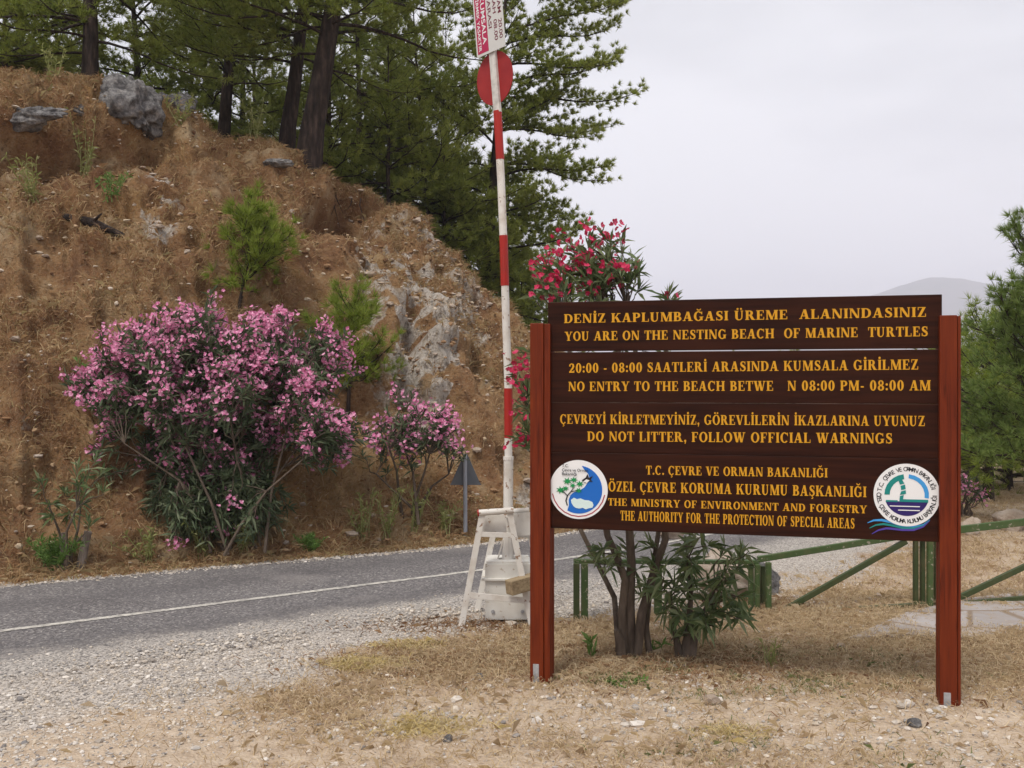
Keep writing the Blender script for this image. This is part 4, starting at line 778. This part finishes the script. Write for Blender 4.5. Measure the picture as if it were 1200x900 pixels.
def ring_text(text, a0, a1, rad, h, flip):
    n = len(text)
    for k, ch in enumerate(text):
        if ch == ' ': continue
        a = math.radians(a0 + (a1 - a0) * (k + .5) / n); V, Fc = sans(ch)
        if not len(V): continue
        V = V.copy() * h / .73; V[:, 0] -= (V[:, 0].max() + V[:, 0].min()) / 2; V[:, 0] *= .95
        out = er * math.cos(a) + ez * math.sin(a); ey = -out if flip else out; ex = np.cross(ey, en); rr_ = rad + (h if flip else 0)
        put(b, V, Fc, O + out * rr_ + en * .0062, ex, ey)
ring_text('T.C. ÇEVRE VE ORMAN BAKANLIĞI', 172, 12, R_ * .765, R_ * .14, False); ring_text('ÖZEL ÇEVRE KORUMA KURUMU BAŞKANLIĞI', 178, 362, R_ * .765, R_ * .14, True)
build('emblem_lettering', b, BLACK, E2)
for mt, nm, dy, dx, wd in ((SKYB, 'blue_wave', 0, 0, 8), (TEAL, 'teal_wave', 13, 6, 7), (NAVY, 'violet_wave', 27, 14, 7)):
    pts = [(450 + dx, 795 + dy * 1.35), (470 + dx, 786 + dy * 1.2), (495 + dx, 784 + dy), (525, 790 + dy * .8), (560, 801 + dy * .5), (595, 804 + dy * .35), (625, 796 + dy * .2), (645, 778 + dy * .1)]
    fig(SG, [SKYB, TEAL, flat('emblem_violet', (.08, .05, .3))][[SKYB, TEAL, NAVY].index(mt)], nm, [[c2(q) for q in p] for p in stroke(pts, [2, wd * .7, wd, wd, wd, wd, wd * .7, 2])], O, R_, .0005 + .0012 * [SKYB, TEAL, NAVY].index(mt))

# ------------------------------------------------------------------ barrier
WP = paint('white_barrier_paint', (.7, .67, .62), (.38, .3, .22), .55, .5, 7, (.3, .2, .14)); RP = paint('red_barrier_paint', (.36, .02, .014), (.24, .03, .022), .5, .45, 8)
BOXM = paint('whitewashed_weight', (.68, .66, .61), (.4, .33, .25), .4, .7, 5, (.45, .38, .3))
D = 8.5; bs = P(583, 725, D); bs[2] = 0
BR = thing('boom_barrier', 'white steel road barrier with its red and white boom raised upright', 'barrier', bs)
def aframe(dx, dz, cap=False):
    q = lambda x, y: P(x + dx, y, D + dz); b = MB(); fw = np.array([0, 1., 0])
    for a, c in (((566, 598), (540, 727)), ((597, 598), (624, 727))): p0, p1 = q(*a), q(*c); p1[2] = -.03; b.beam(p0, p1, .05, .012, up=fw); b.beam(p0 + (0, .02, 0), p1 + (0, .02, 0), .012, .045, up=fw)
    b.beam(q(563, 626), q(602, 627.5), .042, .008, up=fw); b.beam(q(545, 697), q(618, 704), .05, .01, up=fw)
    f = build('support_frame', b, WP, BR, bevel=.002)
    t = MB(); t.tube([q(561, 601), q(602, 598)], .026, 14); build('pivot_tube', t, WP, f, smooth=False)
    if cap: c = MB(); c.tube([q(559.6, 601.2), q(561.4, 601)], .0275, 14); build('tube_cap', c, RP, f)
aframe(0, -.28, True); aframe(18, .24)
b = MB(); q = lambda x, y, z: P(x, y, D + z)
b.prism([(x, z) for x, _, z in (q(586, 603, .2), q(622, 600, .2), q(622, 627, .2), q(586, 628, .2))], (0, D + .2, 0), np.array([1., 0, 0]), ez, np.array([0, -1., 0]), .012)
build('side_plate', b, WP, BR); b = MB()
b.prism([(x, z) for x, _, z in (q(566, 604, -.2), q(592, 604, -.2), q(594, 626, -.2), q(563, 626, -.2))], (0, D - .18, 0), np.array([1., 0, 0]), ez, np.array([0, -1., 0]), .01)
build('side_plate', b, WP, BR)
b = MB(); c0 = P(595, 690, D + .02); b.box((c0[0], D + .03, .255), (.38, .34, .47)); b.box((c0[0], D + .03, .36), (.44, .39, .018)); b.box((c0[0], D + .03, .5), (.36, .32, .02)); build('counterweight', b, BOXM, BR, bevel=.003)
b = MB(); b.tube([P(595, 662, D), P(595.5, 625, D)], [.055, .045], 10); b.beam(P(582, 660, D), P(590, 632, D), .012, .05, up=(0, 1, 0)); b.beam(P(607, 660, D), P(600, 632, D), .012, .05, up=(0, 1, 0)); build('weight_bracket', b, WP, BR)
for bx_, bz_, by_ in ((612, 668, -.165), (612, 712, -.165), (578, 712, -.165)): c = MB(); p_ = P(bx_, bz_, D + .0); p_[1] = D - .14; c.tube([p_ + (0, .02, 0), p_ - (0, .012, 0)], .016, 6); build('bolt', c, GALV, BR)
c = MB(); c.tube([P(596, 603, D - .2), P(596, 603, D + .2)], .03, 12); build('pivot_shaft', c, WP, BR)
BX = lambda y: np.interp(y, [-20, 0, 62, 130, 185, 275, 335, 455, 513, 600, 660], [571.3, 573, 578, 583, 586, 590, 591.7, 595.6, 596, 595.5, 595])
def seg(y0, y1, rad, n=14): ys_ = np.linspace(y0, y1, 6); return [P(BX(y), y, D) for y in ys_], rad
b = MB(); b.tube(*seg(660, 537, .042), 14); b.tube(*seg(537, 130, .034), 14); BM = build('boom', b, WP, BR, smooth=False)
for y0, y1 in ((513, 455), (335, 276), (187, 130)): c = MB(); c.tube(*seg(y0, y1, .0365), 14); build('red_band', c, RP, BM)
c = MB(); c.tube(*seg(539, 535, .046), 14); build('sleeve_ring', c, WP, BM)
a0, a1 = P(BX(132), 132, D), P(BX(-18), -18, D); c = MB(); c.beam(a0, a1, .075, .03, up=(.73, .68, 0)); m = N('worn_galvanised_bar'); build('tip_bar', c, m.fin(m.ramp(m.noise(14, 6), [(.35, (.45, .43, .4)), (.65, (.68, .66, .62))]), .5), BM, bevel=.003)
sx = nrm(np.array([.69, -.73, .0])); sup = nrm(a1 - a0); sx = nrm(sx - sup * np.dot(sx, sup)); sn = nrm(np.cross(sx, sup)); sn = sn if sn[1] < 0 else -sn
dc = P(576.5, 91, D) - sn * .035; m = N('faded_red_sign'); c = MB(); c.prism(circ(.226, 48), dc, sx, sup, sn, .006); build('round_sign', c, m.fin(m.ramp(m.noise(5, 4), [(.3, (.25, .012, .014)), (.7, (.34, .024, .022))]), .5), BR)
pc = P(574, 25, D) + sn * .03; PWD, PHT = .36, .58; yb = (450 - 0) * 0
plc = P(579, 62, D) + sn * .03   # bottom centre of the plate
c = MB(); rr_ = .02; hw = PWD / 2
rp = [(x + rr_ * math.cos(a), y + rr_ * math.sin(a)) for (x, y, s) in ((hw - rr_, rr_, -90), (hw - rr_, PHT - rr_, 0), (-hw + rr_, PHT - rr_, 90), (-hw + rr_, rr_, 180)) for a in np.radians(np.linspace(s, s + 90, 6))]
c.prism(rp, plc, sx, sup, sn, .005); PL = build('text_plate', c, flat('plate_white', (.6, .6, .58), .5), BR)
c = MB(); c.prism([(-hw + .018, .022), (-hw + .155, .022), (-hw + .155, PHT - .022), (-hw + .018, PHT - .022)], plc, sx, sup, sn, .0016, lift=.005); build('red_panel', c, flat('plate_crimson', (.42, .02, .08), .5), PL)
def vtext(mat, items):
    b = MB()
    for tx, xr, y0, y1, hgt, lf in items: sans_fit(b, tx, plc + sx * xr + sup * y1 + sn * lf, -sup, sx, y1 - y0, hgt)
    return build('lettering', b, mat, PL)
vtext(WHITE, [('KUMSALA', -hw + .092, .09, .5, .05, .0072), ('GİRMEK YASAKTIR', -hw + .035, .04, .53, .036, .0072)])
vtext(flat('plate_dark_red', (.16, .02, .04)), [('ARASI', -hw + .175, .2, .44, .042, .0058), ('SABAH  08.00', -hw + .24, .08, .55, .042, .0058), ('AKŞAM  20.00', -hw + .3, .08, .55, .042, .0058)])
b = MB(); b.beam(P(596, 689, 8.12), P(634, 678, 8.3), .1, .12); m = N('weathered_timber'); v = m.co((2, 12, 12)); tag(build('timber_block', b, m.fin(m.ramp(m.noise(4, 6, v), [(.3, (.2, .14, .08)), (.7, (.4, .31, .19))]), .85, m.noise(8, 5, v), .4, .01), loc=P(610, 690, 8.2), bevel=.008), 'short weathered timber block wedged through the barrier frame', 'timber')

# triangular road sign seen from behind
tb_ = G(545.5, 633); D = tb_[1]; T = thing('road_sign', 'triangular grey road sign seen from behind at the far road edge', 'road sign', tb_)
GREY = paint('sign_back_grey', (.11, .117, .128), (.2, .19, .18), .4, .5, 6)
b = MB(); tri = [(527, 568.5), (529, 565.5), (543.5, 532), (547.5, 532), (562, 565.5), (564, 568.5)]; Z0 = P(545, 550, D); b.prism([(P(x, y, D) - Z0)[[0, 2]] for x, y in tri], Z0 + (0, .03, 0), np.array([1., 0, 0]), ez, np.array([0, -1., 0]), .012); build('sign_plate', b, GREY, T)
b = MB(); b.tube([tb_ - (0, 0, .1), P(545, 532, D)], .026, 12); build('pole', b, paint('pole_grey', (.3, .31, .34), (.25, .22, .2), .4), T)

# ------------------------------------------------------------------ green low fence and gate
GP = paint('green_fence_paint', (.06, .1, .032), (.15, .125, .06), .5, .6, 10, (.3, .27, .2)); GPD = paint('green_fence_paint_dark', (.05, .068, .024), (.13, .1, .05), .5, .6, 10)
def ground_pt(p): p = np.array(p, float); p[2] = -.06; return p
def stakes(parent, xs_, yt, yb_, wpx, mt=GP):
    for x, dz in xs_:
        g = G(x, yb_); d = g[1] + dz; a = P(x, yb_, d); b = MB(); b.beam(ground_pt(a), P(x, yt, d), wpx * d / F, .055, up=(0, 1, 0)); build('post', b, mt, parent, bevel=.006)
fb_ = G(780, 716); FN = thing('low_fence', 'low green painted timber fence with one top rail behind the oleanders', 'fence', fb_)
stakes(FN, [(675.5, .08)], 660, 727, 7, GPD); stakes(FN, [(685, 0)], 660, 724, 8); stakes(FN, [(771, .03)], 662, 722, 9); stakes(FN, [(880, .05), (887.3, .0)], 661, 715, 5.5)
b = MB(); b.beam(P(673, 657.5, 8.55), P(888, 658.5, 8.85), .07, .035); build('rail', b, GP, FN, bevel=.006)
stakes(FN, [(893.6, .1)], 663, 714, 5, GPD); stakes(FN, [(900.5, .02)], 659, 717, 6)
gb = G(905, 716); GT = thing('gate', 'green timber gate leaf with long diagonal brace left of the right sign post', 'gate', gb)
def rail(par, p, q, d0, d1, name='rail', w_=.055, mt=GP): b = MB(); b.beam(P(*p, d0), P(*q, d1), .04, w_, up=(0, 0, 1)); return build(name, b, mt, par, bevel=.005)
rail(GT, (888, 655.5), (1092, 622.5), 8.86, 8.95); rail(GT, (917, 716), (1062, 634), 8.9, 8.95, 'brace', .05, GPD); rail(GT, (930, 719), (1083, 710), 8.8, 8.95, 'rail', .06, GPD)
stakes(GT, [(1073, .02), (1081, .08)], 630, 711, 5, GPD)
gb2 = G(1100, 713); GT2 = thing('gate', 'green timber gate leaf running out of the picture right of the sign', 'gate', gb2)
stakes(GT2, [(1089.5, 0)], 628, 713, 6); stakes(GT2, [(1097.5, .06)], 628, 711, 5); stakes(GT2, [(1330, 0)], 600, 700, 9)
rail(GT2, (1086, 625), (1335, 596), 9.0, 9.1, 'rail', .065); rail(GT2, (1094, 711.5), (1335, 690), 9.0, 9.1, 'rail', .06, GPD); rail(GT2, (1112, 706), (1325, 605), 9.05, 9.1, 'brace', .05, GPD)

# ------------------------------------------------------------------ rocks, stumps, sprouts
def on_hill(px, py): return hill_at(px, py)
rock('boulder', 'big grey limestone outcrop jutting from the bank crest', on_hill(152, 128) + (0, .15, .05), (1.0, .9, 1.2), 3, ROCK, 'boulder', .6, amp=.95)
rock('boulder', 'rounded dark grey rock joined to the right of the outcrop', on_hill(192, 128) + (0, .5, .0), (.8, .8, .85), 5, ROCK, 'boulder', amp=.9)
rock('boulder', 'flat grey slab of rock below the paired pine trunks', on_hill(322, 194) + (0, .05, .03), (.65, .4, .2), 8, ROCK, 'boulder', -.2, amp=.5)
rock('boulder', 'small dark rock left of the grey outcrop', on_hill(88, 130) + (0, .1, 0), (.36, .35, .3), 9, ROCK, 'boulder', amp=.6)
rock('boulder', 'dark jagged rock ledge at the left end of the bank top', on_hill(30, 140), (1.2, .4, .36), 10, ROCK, 'boulder', amp=1.1)
rock('boulder', 'pale boulder behind the gate nearest the right sign post', gp(1135, 13.2) + (0, 0, .12), (.36, .3, .3), 11, ROCK_P, 'boulder')
rock('boulder', 'larger pale boulder behind the gate at the right edge', gp(1186, 13.6) + (0, 0, .14), (.55, .4, .36), 12, ROCK_P, 'boulder')
rock('boulder', 'grey boulder just right of the middle fence posts', G(905, 706) + (0, .35, .17), (.32, .3, .42), 13, ROCK, 'boulder', amp=.5)
rock('boulder', 'brown mottled boulder behind the fence and dark oleander', G(862, 712) + (0, .45, .2), (.75, .5, .48), 14, ROCK_P, 'boulder', amp=.5)
for px, py, s, lab, mt in ((833, 827, .1, 'white stone in the sand between the two sign posts', ROCK_P), (1072, 856, .075, 'blue grey stone in the sand left of the right sign post', ROCK), (853, 815, .05, 'small reddish stone near the white stone', ROCK_P), (596, 803, .055, 'round tan stone left of the left sign post', ROCK_P), (562, 796, .06, 'flat grey stone in the dry grass left of the left post', ROCK),
                           (525, 870, .06, 'grey stone in the foreground gravel at bottom centre', ROCK), (985, 760, .07, 'pale pinkish stone in the dry grass under the board', ROCK_P), (1030, 700, .08, 'light stone lying before the gate brace', ROCK_P), (790, 632, .3, 'pale rock at the far roadside seen under the board', ROCK_P)):
    g = G(px, py); z = gz(g[0], g[1]); rock('stone', lab, np.array([g[0], g[1], float(z) + s * .22]), (s * 1.2, s, s * .75), int(px), mt, 'stone', lev=3)
for px, py, s, lab in ((270, 1, 0, ''),): pass
def leafy(name, label, base, h, n, L, W, seed, mat, cat='plant', stems=5, spread=.1, up=.7):
    r = np.random.default_rng(seed); base = np.asarray(base, float); T = thing(name, label, cat, base); sb_ = MB(); lp, ld = [], []
    for k in range(stems):
        t = base + np.array([*r.normal(0, spread, 2), h * r.uniform(.6, 1.05)]); m1 = base + (t - base) * .5 + r.normal(0, .02, 3); sb_.tube([base + np.array([*r.normal(0, spread * .3, 2), -.02]), m1, t], [.006, .005, .003], 5, cap=False)
        for q in range(n): f = r.uniform(.15, 1.02); p = base + (m1 - base) * f * 2 if f < .5 else m1 + (t - m1) * (f - .5) * 2; lp.append(p); ld.append(nrm(r.normal(0, .6, 3) + np.array([0, 0, up])))
    build('stems', sb_, mat, T); lp, ld = np.array(lp), np.array(ld); lb = MB(); lb.polys(rhomb(lp, ld, L * r.uniform(.6, 1.2, len(lp)), W * r.uniform(.7, 1.2, len(lp)), r)); build('leaves', lb, mat, T)
leafy('sprout', 'green sprout with broad leaves in the grass beside the left post', G(693, 772), .13, 6, .13, .014, 1, SPROUT, stems=3, spread=.03, up=1.2)
leafy('sprout', 'small green sprout between the two oleander trunks', G(772, 768), .1, 6, .08, .01, 2, SPROUT, stems=3, spread=.03)
leafy('weed', 'light green weed in front of the red oleander trunks', G(738, 800), .06, 10, .04, .007, 3, SPROUT, stems=5, spread=.05)
leafy('weed', 'light green weed low in the sand near the left sign post', G(714, 806), .05, 10, .04, .008, 13, SPROUT, stems=5, spread=.05)
leafy('weed', 'upright yellowish weed in the grass below the board middle', G(905, 782), .2, 10, .06, .005, 14, WEED, stems=5, spread=.07)
leafy('shrub', 'low bright green bush at the left foot of the bank', hill_at(60, 668) , .33, 60, .09, .006, 4, SPROUT, 'shrub', 22, .17, .8)
leafy('shrub', 'low green tuft on the verge right of the big oleander', hill_at(364, 647), .18, 40, .08, .006, 5, SPROUT, 'shrub', 14, .1, .8)
for i, (px, py, h, lab) in enumerate(((243, 652, .5, 'yellow green weed in front of the big oleander, left one'), (287, 646, .42, 'yellow green weed in front of the big oleander, right one'), (425, 632, .6, 'pale yellow weed clump right of the big oleander'), (452, 630, .62, 'pale yellow weed clump left of the small oleander stems'), (488, 622, .55, 'pale weed behind the small oleander stems'), (522, 625, .45, 'pale weed just left of the triangular sign pole'), (172, 660, .45, 'feathery weed between the sapling and the big oleander'))):
    leafy('weed', lab, hill_at(px, py), h, 22, .1, .009, 20 + i, WEED, 'weed', 7, .13)
for i, (px, py, h, lab) in enumerate(((100, 215, 1.1, 'tall yellowish weed on the bank below the outcrop'), (128, 240, .5, 'green weed clump on the red soil below the outcrop'), (40, 235, .6, 'pale weed at the left side of the bank'), (300, 158, .9, 'bushy green weed on the crest left of the paired trunks'), (60, 105, .8, 'yellow weed among the grass on the bank crest'), (210, 148, .6, 'yellow weed on the crest right of the outcrop'), (165, 425, .5, 'green weed on the bank left of the big oleander'), (120, 470, .5, 'small green bush half behind the left of the oleander'))):
    leafy('weed', lab, hill_at(px, py), h, 26, .12, .011, 40 + i, WEED if i != 1 and i < 6 else SPROUT, 'weed', 7, .16)
b = MB(); p = hill_at(112, 262); b.tube([p + (-.5, -.1, .12), p + (0, -.12, .02), p + (.55, -.1, -.22)], [.06, .07, .04], 9); b.tube([p + (0, -.12, .03), p + (.2, -.3, .12)], [.03, .012], 6)
tag(build('fallen_branch', b, BARK, loc=p, smooth=True), 'dark fallen branch lying on the bank below the crest', 'branch')
for px, py, lab, dx in ((76, 662, 'grey cut stump stub left of the oleander sapling', -.02), (91, 664, 'grey cut stump stub leaning right of the sapling', .06)):
    p = hill_at(px, py); b = MB(); b.tube([p - (0, 0, .1), p + (dx, 0, .2), p + (dx * 1.6, 0, .36)], [.05, .045, .04], 9); tag(build('stump', b, DEAD, loc=p, smooth=False), lab, 'stump')
# roots hanging from the hollow under the crest
r = np.random.default_rng(5); p0 = hill_at(402, 232); T = thing('tree_root', 'tangle of bare dark roots hanging from the bank edge below the pines', 'roots', p0)
for k in range(11):
    b = MB(); a = p0 + np.array([r.normal(0, .4), r.normal(-.15, .1), r.uniform(-.1, .25)]); b.tube([a, a + (r.normal(0, .05), -.1, -.15), a + (r.normal(0, .07), -.1, -.45 * r.uniform(.5, 1.3))], [.014, .01, .004], 5, cap=False); build('root', b, BARK, T, smooth=True)

# ------------------------------------------------------------------ haze: the hazy air out to the mountain
b = MB(); b.box((0, 0, 225), (9400, 9400, 460)); hz = N('haze_air'); hz.t.nodes.remove(hz.b); pv = hz.n('VolumePrincipled'); pv.inputs['Color'].default_value = (.83, .87, 1, 1); pv.inputs['Density'].default_value = .00046; hz.l(pv.outputs[0], hz.out.inputs['Volume'])
tag(build('haze', b, hz.m, kind='stuff'), 'pale blue haze softening the far mountain', 'haze')
